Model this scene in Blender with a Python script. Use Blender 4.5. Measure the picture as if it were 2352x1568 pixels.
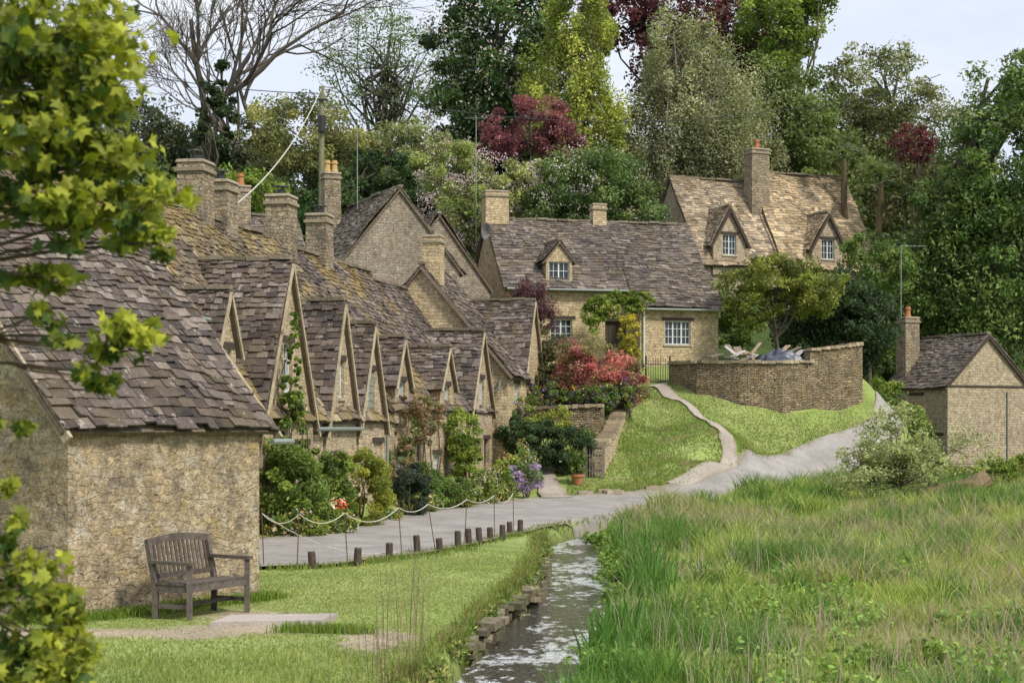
import bpy, math, random
import numpy as np
from mathutils import Vector, Matrix
from mathutils.geometry import tessellate_polygon, delaunay_2d_cdt
rng=np.random.default_rng(11); random.seed(11)
scene=bpy.context.scene
for o in list(bpy.data.objects): bpy.data.objects.remove(o)
scene.view_settings.view_transform='Standard'; scene.view_settings.look='None'; scene.view_settings.exposure=0

# ---------------------------------------------------------------- helpers
def unit(v):
    v=np.asarray(v,float); return v/(np.linalg.norm(v)+1e-12)
def _h(ix,iy,seed):
    n=(ix*374761393+iy*668265263+seed*982451653).astype(np.int64)&0x7fffffff
    n=((n^(n>>13))*1274126177)&0x7fffffff
    return ((n^(n>>16))&0xffff)/65535.0
def vnoise(x,y,sc,seed=0):
    x=np.asarray(x,float)*sc; y=np.asarray(y,float)*sc
    ix=np.floor(x).astype(np.int64); iy=np.floor(y).astype(np.int64)
    fx=x-ix; fy=y-iy; fx=fx*fx*(3-2*fx); fy=fy*fy*(3-2*fy)
    return ((_h(ix,iy,seed)*(1-fx)+_h(ix+1,iy,seed)*fx)*(1-fy)+(_h(ix,iy+1,seed)*(1-fx)+_h(ix+1,iy+1,seed)*fx)*fy)

class Geo:
    def __init__(s): s.V=[];s.S=[];s.C=[];s.n=0
    def add(s,V,F,col=(1,1,1)):
        V=np.asarray(V,float).reshape(-1,3)
        if isinstance(F,np.ndarray): flat=F.reshape(-1)+s.n; ln=np.full(len(F),F.shape[1])
        else:
            flat=np.array([i for f in F for i in f],dtype=np.int64)+s.n; ln=np.array([len(f) for f in F])
        c=np.asarray(col,float)
        if c.ndim==1: c=np.tile(c,(len(V),1))
        s.V.append(V); s.C.append(c); s.S.append((flat,ln)); s.n+=len(V)
def build(g,name,mat,parent=None,smooth=False):
    V=np.concatenate(g.V); C=np.concatenate(g.C)
    flat=np.concatenate([a for a,b in g.S]); ln=np.concatenate([b for a,b in g.S])
    me=bpy.data.meshes.new(name)
    me.vertices.add(len(V)); me.vertices.foreach_set('co',V.astype(np.float32).ravel())
    me.loops.add(len(flat)); me.loops.foreach_set('vertex_index',flat.astype(np.int32))
    me.polygons.add(len(ln)); st=np.concatenate([[0],np.cumsum(ln)[:-1]])
    me.polygons.foreach_set('loop_start',st.astype(np.int32))
    me.polygons.foreach_set('use_smooth',np.full(len(ln),smooth))
    me.update(calc_edges=True)
    ca=me.color_attributes.new('col','FLOAT_COLOR','POINT')
    ca.data.foreach_set('color',np.concatenate([C,np.ones((len(C),1))],1).astype(np.float32).ravel())
    me.materials.append(mat)
    ob=bpy.data.objects.new(name,me); scene.collection.objects.link(ob)
    if parent: ob.parent=parent
    return ob
def empty(name):
    e=bpy.data.objects.new(name,None); scene.collection.objects.link(e); return e
BF=[[0,1,2,3],[7,6,5,4],[0,4,5,1],[1,5,6,2],[2,6,7,3],[3,7,4,0]]
def beam(g,a,b,w,h,col=(1,1,1),up=(0,0,1)):
    a=np.array(a,float);b=np.array(b,float);d=unit(b-a)
    u=np.array(up,float)
    if abs(d@u)>.98: u=np.array((1.,0,0))
    s=unit(np.cross(d,u)); t=unit(np.cross(s,d))
    V=[]
    for p in (a,b):
        for x,y in((-1,-1),(1,-1),(1,1),(-1,1)): V.append(p+s*x*w/2+t*y*h/2)
    g.add(V,BF,col)
def tube(g,pts,rad,n=7,col=(1,1,1),cap=False):
    pts=np.array(pts,float); m=len(pts); rad=np.broadcast_to(np.array(rad,float),(m,))
    d=np.gradient(pts,axis=0); d/=np.linalg.norm(d,axis=1)[:,None]+1e-9
    ref=np.array((0.,0,1)) if abs(d[0][2])<.8 else np.array((1.,0,0))
    s=np.cross(d,ref); s/=np.linalg.norm(s,axis=1)[:,None]+1e-9; t=np.cross(d,s)
    a=np.arange(n)*2*math.pi/n
    V=(pts[:,None]+rad[:,None,None]*(np.cos(a)[None,:,None]*s[:,None]+np.sin(a)[None,:,None]*t[:,None])).reshape(-1,3)
    i=np.arange(m-1)[:,None]*n; j=np.arange(n)[None]; k=(j+1)%n
    F=np.stack([i+j,i+k,i+n+k,i+n+j],-1).reshape(-1,4)
    g.add(V,F,col)
    if cap: g.add(V[-n:],[list(range(n))],col); g.add(V[:n],[list(range(n))],col)

# ---------------------------------------------------------------- materials
def newmat(name):
    m=bpy.data.materials.new(name); m.use_nodes=True; nt=m.node_tree
    for n in list(nt.nodes): nt.nodes.remove(n)
    return m,nt
def N(nt,t,**k):
    n=nt.nodes.new(t)
    for a,b in k.items(): setattr(n,a,b)
    return n
def L(nt,a,b): nt.links.new(a,b)
def mixc(nt,fac,a,b,mode='MIX'):
    n=nt.nodes.new('ShaderNodeMix'); n.data_type='RGBA'; n.blend_type=mode
    for s,v in((n.inputs[0],fac),(n.inputs[6],a),(n.inputs[7],b)):
        if hasattr(v,'is_linked'): L(nt,v,s)
        else: s.default_value=(v if not isinstance(v,tuple) else (*v,1))
    return n.outputs[2]
def ramp(nt,src,a,b,va=0,vb=1):
    n=N(nt,'ShaderNodeMapRange'); n.clamp=True
    n.inputs[1].default_value=a;n.inputs[2].default_value=b;n.inputs[3].default_value=va;n.inputs[4].default_value=vb
    L(nt,src,n.inputs[0]); return n.outputs[0]
def noise(nt,vec,sc,det=4,rough=.6):
    n=N(nt,'ShaderNodeTexNoise'); n.inputs['Scale'].default_value=sc;n.inputs['Detail'].default_value=det;n.inputs['Roughness'].default_value=rough
    L(nt,vec,n.inputs['Vector']); return n
def math_(nt,op,a,b=None):
    n=N(nt,'ShaderNodeMath',operation=op)
    for i,v in enumerate((a,b)):
        if v is None: continue
        if hasattr(v,'is_linked'): L(nt,v,n.inputs[i])
        else: n.inputs[i].default_value=v
    return n.outputs[0]
def finish(nt,col,rough=.9,bump=None,bs=.5,bd=.02,spec=.3):
    b=N(nt,'ShaderNodeBsdfPrincipled'); o=N(nt,'ShaderNodeOutputMaterial')
    if isinstance(col,tuple): b.inputs['Base Color'].default_value=(*col,1)
    else: L(nt,col,b.inputs['Base Color'])
    if isinstance(rough,float): b.inputs['Roughness'].default_value=rough
    else: L(nt,rough,b.inputs['Roughness'])
    b.inputs['Specular IOR Level'].default_value=spec
    if bump is not None:
        bn=N(nt,'ShaderNodeBump'); bn.inputs['Strength'].default_value=bs; bn.inputs['Distance'].default_value=bd
        L(nt,bump,bn.inputs['Height']); L(nt,bn.outputs[0],b.inputs['Normal'])
    L(nt,b.outputs[0],o.inputs[0]); return b

def stone_mat(name,c1,c2,mortar,bw=.3,rh=.12,lichen=.35,lcol=(.42,.40,.34),ochre=.25,dist=.05,ms=.014,stain=.35,bd=.03,dk=(.10,.085,.07)):
    m,nt=newmat(name)
    g=N(nt,'ShaderNodeNewGeometry')
    sep=N(nt,'ShaderNodeSeparateXYZ'); L(nt,g.outputs['True Normal'],sep.inputs[0])
    neg=math_(nt,'MULTIPLY',sep.outputs[1],-1.0)
    tv=N(nt,'ShaderNodeCombineXYZ'); L(nt,neg,tv.inputs[0]); L(nt,sep.outputs[0],tv.inputs[1])
    nrm=N(nt,'ShaderNodeVectorMath',operation='NORMALIZE'); L(nt,tv.outputs[0],nrm.inputs[0])
    dot=N(nt,'ShaderNodeVectorMath',operation='DOT_PRODUCT'); L(nt,g.outputs['Position'],dot.inputs[0]); L(nt,nrm.outputs[0],dot.inputs[1])
    sp=N(nt,'ShaderNodeSeparateXYZ'); L(nt,g.outputs['Position'],sp.inputs[0])
    uv=N(nt,'ShaderNodeCombineXYZ'); L(nt,dot.outputs['Value'],uv.inputs[0]); L(nt,sp.outputs[2],uv.inputs[1])
    pos=g.outputs['Position']
    n1=noise(nt,uv.outputs[0],2.2,2); n2=noise(nt,uv.outputs[0],9,2)
    def disp(src,amt):
        s=N(nt,'ShaderNodeVectorMath',operation='SUBTRACT'); L(nt,src,s.inputs[0]); s.inputs[1].default_value=(.5,.5,.5)
        k=N(nt,'ShaderNodeVectorMath',operation='SCALE'); L(nt,s.outputs[0],k.inputs[0]); k.inputs['Scale'].default_value=amt; return k.outputs[0]
    a=N(nt,'ShaderNodeVectorMath',operation='ADD'); L(nt,uv.outputs[0],a.inputs[0]); L(nt,disp(n1.outputs['Color'],dist*3),a.inputs[1])
    a2=N(nt,'ShaderNodeVectorMath',operation='ADD'); L(nt,a.outputs[0],a2.inputs[0]); L(nt,disp(n2.outputs['Color'],dist),a2.inputs[1])
    def brick(w,h,off):
        b=N(nt,'ShaderNodeTexBrick'); b.offset=off; b.inputs['Scale'].default_value=1
        b.inputs['Brick Width'].default_value=w;b.inputs['Row Height'].default_value=h;b.inputs['Mortar Size'].default_value=ms
        b.inputs['Mortar Smooth'].default_value=.5; b.inputs['Bias'].default_value=0
        b.inputs['Color1'].default_value=(*c1,1);b.inputs['Color2'].default_value=(*c2,1);b.inputs['Mortar'].default_value=(*mortar,1)
        L(nt,a2.outputs[0],b.inputs['Vector']); return b
    b1=brick(bw,rh,.5); b2=brick(bw*.62,rh*.72,.37)
    sel=ramp(nt,noise(nt,uv.outputs[0],1.3,1).outputs[0],.47,.53)
    col=mixc(nt,sel,b1.outputs['Color'],b2.outputs['Color'])
    fm=N(nt,'ShaderNodeMix'); L(nt,sel,fm.inputs[0]); L(nt,b1.outputs['Fac'],fm.inputs[2]); L(nt,b2.outputs['Fac'],fm.inputs[3])
    big=noise(nt,pos,1.5,6,.7); fine=noise(nt,pos,22,5,.7); med=noise(nt,pos,5.5,5,.7)
    col=mixc(nt,1.0,col,mixc(nt,ramp(nt,med.outputs[0],.3,.7),(.58,.56,.54),(1.38,1.34,1.27)),'MULTIPLY')
    col=mixc(nt,ramp(nt,noise(nt,pos,2.7,6,.75).outputs[0],.53,.64,0,ochre),col,(.42,.29,.11))
    col=mixc(nt,ramp(nt,noise(nt,pos,3.6,6,.78).outputs[0],.52,.62,0,lichen),col,lcol)
    col=mixc(nt,ramp(nt,big.outputs[0],.52,.64,0,stain),col,dk)
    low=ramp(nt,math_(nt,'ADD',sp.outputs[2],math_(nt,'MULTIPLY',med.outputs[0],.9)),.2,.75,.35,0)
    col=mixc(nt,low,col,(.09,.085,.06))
    col=mixc(nt,1.0,col,mixc(nt,ramp(nt,fine.outputs[0],.3,.7),(.7,.7,.7),(1.25,1.25,1.25)),'MULTIPLY')
    hgt=math_(nt,'ADD',math_(nt,'MULTIPLY',fm.outputs[0],-1.0),math_(nt,'MULTIPLY',med.outputs[0],1.2))
    hgt=math_(nt,'ADD',hgt,math_(nt,'MULTIPLY',fine.outputs[0],.5))
    finish(nt,col,.95,hgt,.9,bd,.15); return m
def attr_mat(name,mul=1.0,l_amt=.5,lcol=(.4,.39,.37),m_amt=0,mcol=(.2,.17,.04),rough=.9,bd=.01,lsc=6,lt=(.58,.66),msc=1.0):
    m,nt=newmat(name); g=N(nt,'ShaderNodeNewGeometry'); pos=g.outputs['Position']
    a=N(nt,'ShaderNodeAttribute',attribute_name='col'); col=a.outputs['Color']
    n=noise(nt,pos,14,5,.7); col=mixc(nt,1.0,col,mixc(nt,ramp(nt,n.outputs[0],.3,.7),(.6*mul,)*3,(1.4*mul,)*3),'MULTIPLY')
    if m_amt: col=mixc(nt,ramp(nt,noise(nt,pos,msc,6,.7).outputs[0],.45,.62,0,m_amt),col,mcol)
    if l_amt: col=mixc(nt,ramp(nt,noise(nt,pos,lsc,5,.8).outputs[0],lt[0],lt[1],0,l_amt),col,lcol)
    finish(nt,col,rough,n.outputs[0],.6,bd,.2); return m
def leaf_mat(name,trans=.35,rough=.55):
    m,nt=newmat(name); a=N(nt,'ShaderNodeAttribute',attribute_name='col')
    b=N(nt,'ShaderNodeBsdfPrincipled'); L(nt,a.outputs['Color'],b.inputs['Base Color']); b.inputs['Roughness'].default_value=rough; b.inputs['Specular IOR Level'].default_value=.25
    t=N(nt,'ShaderNodeBsdfTranslucent'); tc=mixc(nt,1.0,a.outputs['Color'],(1.25,1.3,.7),'MULTIPLY'); L(nt,tc,t.inputs[0])
    mx=N(nt,'ShaderNodeMixShader'); mx.inputs[0].default_value=trans; L(nt,b.outputs[0],mx.inputs[1]); L(nt,t.outputs[0],mx.inputs[2])
    o=N(nt,'ShaderNodeOutputMaterial'); L(nt,mx.outputs[0],o.inputs[0]); return m
def flat_mat(name,c,rough=.7,spec=.3):
    m,nt=newmat(name); g=N(nt,'ShaderNodeNewGeometry'); n=noise(nt,g.outputs['Position'],18,4)
    col=mixc(nt,1.0,c,mixc(nt,ramp(nt,n.outputs[0],.3,.7),(.75,)*3,(1.2,)*3),'MULTIPLY')
    finish(nt,col,rough,n.outputs[0],.3,.004,spec); return m

M_leaf=leaf_mat('leaf'); M_grassb=leaf_mat('grass_blade',.4,.6)
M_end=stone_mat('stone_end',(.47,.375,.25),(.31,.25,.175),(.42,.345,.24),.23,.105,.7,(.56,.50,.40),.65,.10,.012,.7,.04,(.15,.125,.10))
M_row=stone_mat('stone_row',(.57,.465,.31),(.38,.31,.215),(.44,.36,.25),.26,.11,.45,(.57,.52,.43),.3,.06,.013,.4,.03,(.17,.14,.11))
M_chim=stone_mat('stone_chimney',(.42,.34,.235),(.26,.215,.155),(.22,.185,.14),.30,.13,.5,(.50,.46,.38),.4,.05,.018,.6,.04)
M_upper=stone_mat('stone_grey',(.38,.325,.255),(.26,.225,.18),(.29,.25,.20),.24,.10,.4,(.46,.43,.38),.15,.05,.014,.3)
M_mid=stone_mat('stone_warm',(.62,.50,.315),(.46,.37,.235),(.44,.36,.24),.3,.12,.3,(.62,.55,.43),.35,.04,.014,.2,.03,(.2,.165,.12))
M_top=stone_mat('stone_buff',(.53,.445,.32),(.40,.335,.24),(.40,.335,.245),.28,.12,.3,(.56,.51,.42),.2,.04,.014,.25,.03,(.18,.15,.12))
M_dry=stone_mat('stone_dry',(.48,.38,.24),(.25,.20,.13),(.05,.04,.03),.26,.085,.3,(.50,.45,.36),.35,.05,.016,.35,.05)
M_trim=attr_mat('stone_trim',1,.45,(.44,.41,.34),.4,(.18,.14,.08),.95,.01)
M_roof=attr_mat('roof_slate_dark',1,.85,(.36,.335,.305),.45,(.14,.105,.055),.9,.014,5,(.59,.66),1.3)
M_roofm=attr_mat('roof_slate_moss',1,.75,(.36,.33,.27),.85,(.26,.185,.06),.9,.014,5,(.59,.67),.7)
M_rooft=attr_mat('roof_slate_tan',1,.6,(.46,.42,.35),.6,(.15,.11,.055),.9,.012,4,(.58,.66),.6)
M_frame=flat_mat('window_frame_paint',(.58,.62,.60),.5); M_dtim=flat_mat('dark_timber',(.06,.045,.035),.8)
M_lead=flat_mat('gutter_metal',(.22,.25,.22),.5)
m,nt=newmat('window_glass'); finish(nt,(.03,.035,.04),.06,None,spec=.6); M_glass=m
M_wood=attr_mat('weathered_wood',1,.25,(.25,.24,.22),0,rough=.85,bd=.004,lsc=20)
M_bark=attr_mat('bark',1,.3,(.22,.22,.19),.3,(.10,.11,.05),.95,.03)
M_pot=flat_mat('terracotta',(.42,.17,.08),.8); M_ypot=flat_mat('buff_clay',(.5,.33,.14),.8)
M_rope=flat_mat('rope',(.5,.47,.4),.9); M_rust=flat_mat('rusty_iron',(.12,.06,.04),.8); M_iron=flat_mat('black_iron',(.03,.03,.032),.5)

# ---------------------------------------------------------------- terrain
SC=np.array([(-3,-40),(-3,0),(-1.95,10),(-.78,15.4),(-.42,18),(-.05,22.7),(.34,26.7),(.45,31),(.45,36),(.5,40),(1.2,44),(3.2,48),(6,50.5)])
SW=np.array([.6,.6,.6,.60,.60,.66,.66,.60,.57,.48,.38,.25,.15])
def stream_d(x,y):
    best=np.full(np.shape(x),1e9); 
    for i in range(len(SC)-1):
        a=SC[i];b=SC[i+1];d=b-a;l2=d@d
        t=np.clip(((x-a[0])*d[0]+(y-a[1])*d[1])/l2,0,1)
        q=np.hypot(x-a[0]-t*d[0],y-a[1]-t*d[1])-(SW[i]*(1-t)+SW[i+1]*t)
        best=np.minimum(best,q)
    return best+(vnoise(x,y,1.7,91)-.5)*.22
CP=np.array([(-10,15,0),(-5,15,0),(-3,20,0),(-3,28,0),(-6,36,.05),(-4,40,.05),(-1.5,34,0),(-10,25,0),(-15,35,.5),(-.3,40,-.03),(-1.2,24,-.03),(-1.8,18,-.03),(-.4,30,-.02),
(-2,51,.1),(0,51,0),(2.9,55.8,.1),(-4,48,.1),(-2.2,58,.3),(-1,54,.12),(1.0,54.5,.05),
(1.5,14,-.3),(1.5,22,-.3),(2,30,-.3),(3,15,-.35),(8,20,-.35),(3,36,-.3),(10,35,-.3),(4,45,-.2),(12,50,-.1),(8,54,0),(20,40,-.2),(20,60,0),(17,76,.2),(22,79,.1),(6,54.8,0),(14,68,.1),(20,84,.4),(16.3,77.5,.5),(15.3,72,.4),(16,83,1.2),
(4,57.5,.5),(6.1,61,.78),(7.75,64.0,1.17),(9.9,67.3,1.9),(11.6,68.3,2.25),(13.0,70.5,2.75),(13.6,75,3.2),(14,82,3.7),(15.5,100,5),
(5.4,57,.1),(8,60.5,.15),(10.3,64.3,.35),(11.6,65.8,.95),(13,68,1.8),(14.4,71,2.45),(14.9,76,3.0),(15.1,84,3.7),
(2.55,60,1.2),(.3,57.5,.6),(1.3,57,.45),(5.3,66,2.8),(3.45,69,3.3),(3.4,64.5,2.2),(8.4,66.8,2.05),(6.9,63.2,1.45),(3.9,71,3.9),(4.76,67.8,3.3),(5.76,64,2.6),(6.3,61.8,2.0),(5.6,58.9,1.15),(4.76,57.6,.7),
(4.3,70.6,4.0),(5.3,68.4,3.3),(7.0,67.6,2.8),(8.8,67.6,2.45),(10.4,68.85,2.3),(11.3,69.4,2.4),(12.4,70.2,2.75),
(5.8,72,4.6),(7.2,70.0,4.6),(8.8,69.8,4.6),(9.9,70.8,4.8),(11.2,71.6,5.0),(12.2,72.2,5.1),(12.4,78,5.1),
(-.5,66,3.6),(2,66.5,3.6),(-.9,60,1.6),(.5,58.9,1.0),(1.2,60.5,1.5),(.6,62.6,2.9),(-1.2,63.5,2.6),(1.4,62.6,2.9),
(0,73,5.0),(6,73.5,5),(-2,75,5.3),(4,80,6.5),
(-8,55,2.5),(-8,65,4.5),(-12,50,2.5),(-4,70,4.6),(-3,80,6.7),(-15,80,8),(-10,100,12),(0,100,12),(10,95,9.6),(8,87,8.7),(12.2,91,8.6),(20,100,7),(28,100,7),(10,120,17),(-10,120,17),(30,120,14),(-30,60,6),(-30,100,14),(0,150,23),(40,80,4),(40,150,20),(-40,150,23),(-40,20,1),(40,20,0),(0,0,0),(0,-60,0),(60,-60,0),(-60,-60,0),(0,500,30),(500,500,30),(-500,500,30),(500,0,5),(-500,0,5),(500,-100,0),(-500,-100,0),(-100,80,14),(100,80,8)],float)
_dv,_de,_df,_ov,_oe,_of=delaunay_2d_cdt([Vector((p[0],p[1])) for p in CP],[],[],0,1e-5)
_tv=np.array([(v[0],v[1]) for v in _dv]); _tz=np.array([CP[o[0],2] if o else 0 for o in _ov])
def tri_h(x,y):
    out=np.zeros(x.shape); 
    for f in _df:
        a,b,c=_tv[f[0]],_tv[f[1]],_tv[f[2]]; mnx,mxx=min(a[0],b[0],c[0]),max(a[0],b[0],c[0]); mny,mxy=min(a[1],b[1],c[1]),max(a[1],b[1],c[1])
        k=np.nonzero((x>=mnx)&(x<=mxx)&(y>=mny)&(y<=mxy))[0]
        if not len(k): continue
        X_=x[k];Y_=y[k]; D=(b[1]-c[1])*(a[0]-c[0])+(c[0]-b[0])*(a[1]-c[1])
        if abs(D)<1e-9: continue
        w1=((b[1]-c[1])*(X_-c[0])+(c[0]-b[0])*(Y_-c[1]))/D; w2=((c[1]-a[1])*(X_-c[0])+(a[0]-c[0])*(Y_-c[1]))/D; w3=1-w1-w2
        q=(w1>=-1e-6)&(w2>=-1e-6)&(w3>=-1e-6); out[k[q]]=(w1*_tz[f[0]]+w2*_tz[f[1]]+w3*_tz[f[2]])[q]
    return out
GX0,GX1,GY0,GY1,GS=-60,60,-10,160,.3
gx=np.arange(GX0,GX1+GS,GS);gy=np.arange(GY0,GY1+GS,GS); GXX,GYY=np.meshgrid(gx,gy); GZ=tri_h(GXX.ravel(),GYY.ravel()).reshape(GXX.shape)
for _ in range(6):
    P_=np.pad(GZ,1,mode='edge'); GZ=(P_[:-2,1:-1]+P_[2:,1:-1]+P_[1:-1,:-2]+P_[1:-1,2:]+GZ*2)/6
def base_h(x,y):
    x=np.asarray(x,float);y=np.asarray(y,float); sh=x.shape; x=x.ravel();y=y.ravel()
    fx=np.clip((x-GX0)/GS,0,len(gx)-1.001);fy=np.clip((y-GY0)/GS,0,len(gy)-1.001);ix=fx.astype(int);iy=fy.astype(int);fx-=ix;fy-=iy
    o=(GZ[iy,ix]*(1-fx)+GZ[iy,ix+1]*fx)*(1-fy)+(GZ[iy+1,ix]*(1-fx)+GZ[iy+1,ix+1]*fx)*fy
    k=(x<GX0)|(x>GX1)|(y<GY0)|(y>GY1)
    if k.any(): o[k]=tri_h(x[k],y[k])
    return o.reshape(sh)
def height(x,y):
    h=base_h(x,y); d=stream_d(np.asarray(x,float),np.asarray(y,float))
    k=np.clip((d+.02)/.28,0,1); k=k*k*(3-2*k)
    h=h+(vnoise(x,y,.8,3)-.5)*.06
    return h*k+(-.8)*(1-k)
def H1(x,y): return float(height(np.array([x]),np.array([y]))[0])

def axis(segs):
    out=[segs[0][0]]
    for a,b,st in segs: out+=list(np.linspace(a,b,max(1,int(round((b-a)/st)))+1)[1:])
    return np.array(out)
xs=axis([(-400,-60,40),(-60,-20,2),(-20,-3,.5),(-3,3.2,.11),(3.2,22,.4),(22,60,2),(60,400,40)])
ys=axis([(-60,8,4),(8,52,.28),(52,90,.4),(90,160,2.5),(160,460,30)])
X,Y=np.meshgrid(xs,ys); Z=height(X,Y); nx=len(xs);ny=len(ys)
V=np.stack([X,Y,Z],-1).reshape(-1,3)
i=np.arange(ny-1)[:,None]*nx;j=np.arange(nx-1)[None]
F=np.stack([i+j,i+j+1,i+j+nx+1,i+j+nx],-1).reshape(-1,4)
n1=vnoise(X,Y,.6,1);n2=vnoise(X,Y,2.5,2)
lawn=np.array((.18,.24,.06)); lawn2=np.array((.29,.33,.11)); dark=np.array((.05,.075,.02)); dirt=np.array((.35,.28,.21)); mud=np.array((.06,.05,.03))
C=lawn*(1-n1[...,None])+lawn2*n1[...,None]
def mixin(C,col,k): return C*(1-k[...,None])+np.array(col)*k[...,None]
sd=stream_d(X,Y)
field=((X>np.interp(Y,SC[:,1],SC[:,0]))&(Y<58)).astype(float)
C=mixin(C,(.14,.20,.045),field*.9)
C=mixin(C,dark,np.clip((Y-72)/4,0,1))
C=mixin(C,mud,np.clip(1-sd/.22,0,1))
def blob(cx,cy,rx,ry): 
    r=np.hypot((X-cx)/rx,(Y-cy)/ry)+(n2-.5)*.5; return np.clip((1.15-r)/.3,0,1)
DIRT=((-5.2,19.2,1.6,.42),(-2.0,19.2,.40,1.1),(-3.2,19.8,1.2,.45),(-7.5,19,1.8,.6),(-3.9,21.3,.5,.9))
for b in DIRT: C=mixin(C,dirt,blob(*b)*.9)
C=C*(.8+.4*n2[...,None])
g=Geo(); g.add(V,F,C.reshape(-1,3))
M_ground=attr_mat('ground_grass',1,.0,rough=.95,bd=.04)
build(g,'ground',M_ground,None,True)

def strip(name,A,B,mat,off=.045,nv=14,nu=12,jit=.0,col=(1,1,1)):
    A=np.array(A,float);B=np.array(B,float)
    t=np.linspace(0,len(A)-1,(len(A)-1)*nv+1); ia=np.arange(len(A))
    a=np.stack([np.interp(t,ia,A[:,k]) for k in(0,1)],1); b=np.stack([np.interp(t,ia,B[:,k]) for k in(0,1)],1)
    ker=np.ones(nv)/nv
    def sm(P):
        Q=np.pad(P,((nv,nv),(0,0)),mode='edge'); return np.stack([np.convolve(Q[:,k],ker,'same')[nv:-nv] for k in(0,1)],1)
    a=sm(a);b=sm(b)
    if jit:
        a=a+(vnoise(t*3,t*0,1,5)[:,None]-.5)*jit+(vnoise(t*11,t*0,1,15)[:,None]-.5)*jit*.5; b=b+(vnoise(t*3,t*0+9,1,6)[:,None]-.5)*jit+(vnoise(t*11,t*0,1,16)[:,None]-.5)*jit*.5
    s=np.linspace(0,1,nu+1)[None,:,None]
    P=a[:,None]*(1-s)+b[:,None]*s
    z=height(P[...,0],P[...,1])+off
    m_=P.shape[0]; V=np.concatenate([P,z[...,None]],-1).reshape(-1,3)
    i=np.arange(m_-1)[:,None]*(nu+1);j=np.arange(nu)[None]
    e=np.minimum(s[0,:,0],1-s[0,:,0])*np.ones((m_,1)); nz=vnoise(P[...,0],P[...,1],2.0,71)
    k=np.clip(1-e/.10+(nz-.5)*1.2,0,1)[...,None]
    cc=np.array((1.,1,1))*(1-k)+np.array((.78,.72,.60))*k
    g=Geo(); g.add(V,np.stack([i+j,i+j+1,i+j+nu+2,i+j+nu+1],-1).reshape(-1,4),cc.reshape(-1,3))
    return build(g,name,mat,None,True)
def road_mat(name,c1,c2):
    m,nt=newmat(name); g=N(nt,'ShaderNodeNewGeometry'); p=g.outputs['Position']
    col=mixc(nt,ramp(nt,noise(nt,p,.8,6,.7).outputs[0],.35,.65),c1,c2)
    a=N(nt,'ShaderNodeAttribute',attribute_name='col'); col=mixc(nt,1.0,col,a.outputs['Color'],'MULTIPLY')
    pt=noise(nt,p,2.6,6,.75); col=mixc(nt,ramp(nt,pt.outputs[0],.56,.66,0,.4),col,(c1[0]*.6,c1[1]*.6,c1[2]*.6))
    f=noise(nt,p,40,4,.7); col=mixc(nt,1.0,col,mixc(nt,ramp(nt,f.outputs[0],.3,.7),(.75,)*3,(1.2,)*3),'MULTIPLY')
    finish(nt,col,.9,f.outputs[0],.5,.008,.2); return m
M_road=road_mat('road_asphalt',(.235,.22,.205),(.35,.325,.30)); M_path=road_mat('footpath_gravel',(.30,.26,.215),(.42,.375,.32))
RL=[(-12,26.5),(-9,29.5),(-5.9,34),(-4.7,36.8),(-3.97,41.8),(-1.7,51),(-.2,54),(1.5,55.2),(4.0,57.3),(6.1,60.8),(7.8,64.0),(9.9,67.2),(11.6,68.4),(13.0,70.6),(13.5,75),(13.9,82),(15,100)]
RR=[(-9,23.5),(-6.5,26.8),(-4.4,27.6),(-3.0,29.6),(-1.9,32.5),(-.95,37.0),(-.05,41),(.9,44.2),(2.6,49),(5.4,54.0),(8.4,59),(10.8,63.8),(12.2,66.5),(14.2,70.6),(14.9,76),(15.1,84),(17,100)]
strip('road',RL,RR,M_road,.06,10,24,.25)
strip('footpath',[(3.7,71.2),(4.55,68),(5.45,64.3),(5.9,61.8),(5.35,59.5),(4.4,58.2),(3.4,57.1)],[(4.3,71.2),(4.95,68.1),(5.95,64.4),(6.5,61.5),(5.95,59.0),(5.0,57.6),(4.0,56.8)],M_path,.065,10,6,.15)
strip('garden_path',[(-.45,52.5),(-.65,56),(-.75,59)],[(.5,53.4),(.05,56.2),(-.1,59)],M_path,.08,8,4,.1)
g=Geo() # water
t=np.linspace(0,len(SC)-1,200); cx=np.interp(t,range(len(SC)),SC[:,0]);cy=np.interp(t,range(len(SC)),SC[:,1]);w=np.interp(t,range(len(SC)),SW)+.4
d=np.stack([np.gradient(cx),np.gradient(cy)],1); d/=np.linalg.norm(d,axis=1)[:,None]; nr=np.stack([d[:,1],-d[:,0]],1)
A=np.stack([cx-nr[:,0]*w,cy-nr[:,1]*w,cx*0-.42],1);B=np.stack([cx+nr[:,0]*w,cy+nr[:,1]*w,cx*0-.42],1)
g.add(np.concatenate([A,B]),[[k,200+k,201+k,k+1] for k in range(199)])
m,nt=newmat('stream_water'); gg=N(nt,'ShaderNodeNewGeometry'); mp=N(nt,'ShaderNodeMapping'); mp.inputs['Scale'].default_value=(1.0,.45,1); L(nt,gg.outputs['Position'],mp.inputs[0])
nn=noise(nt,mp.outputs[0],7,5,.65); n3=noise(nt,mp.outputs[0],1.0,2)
riffle_glint=ramp(nt,math_(nt,'ADD',nn.outputs[0],math_(nt,'MULTIPLY',n3.outputs[0],1.1)),1.05,1.16)  # mask for riffle foam and sky glints, painted into the water colour
wc=mixc(nt,riffle_glint,(.055,.042,.028),(.78,.80,.82)); finish(nt,wc,.05,nn.outputs[0],1.0,.25,.9)
build(g,'stream_water',m)

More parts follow.
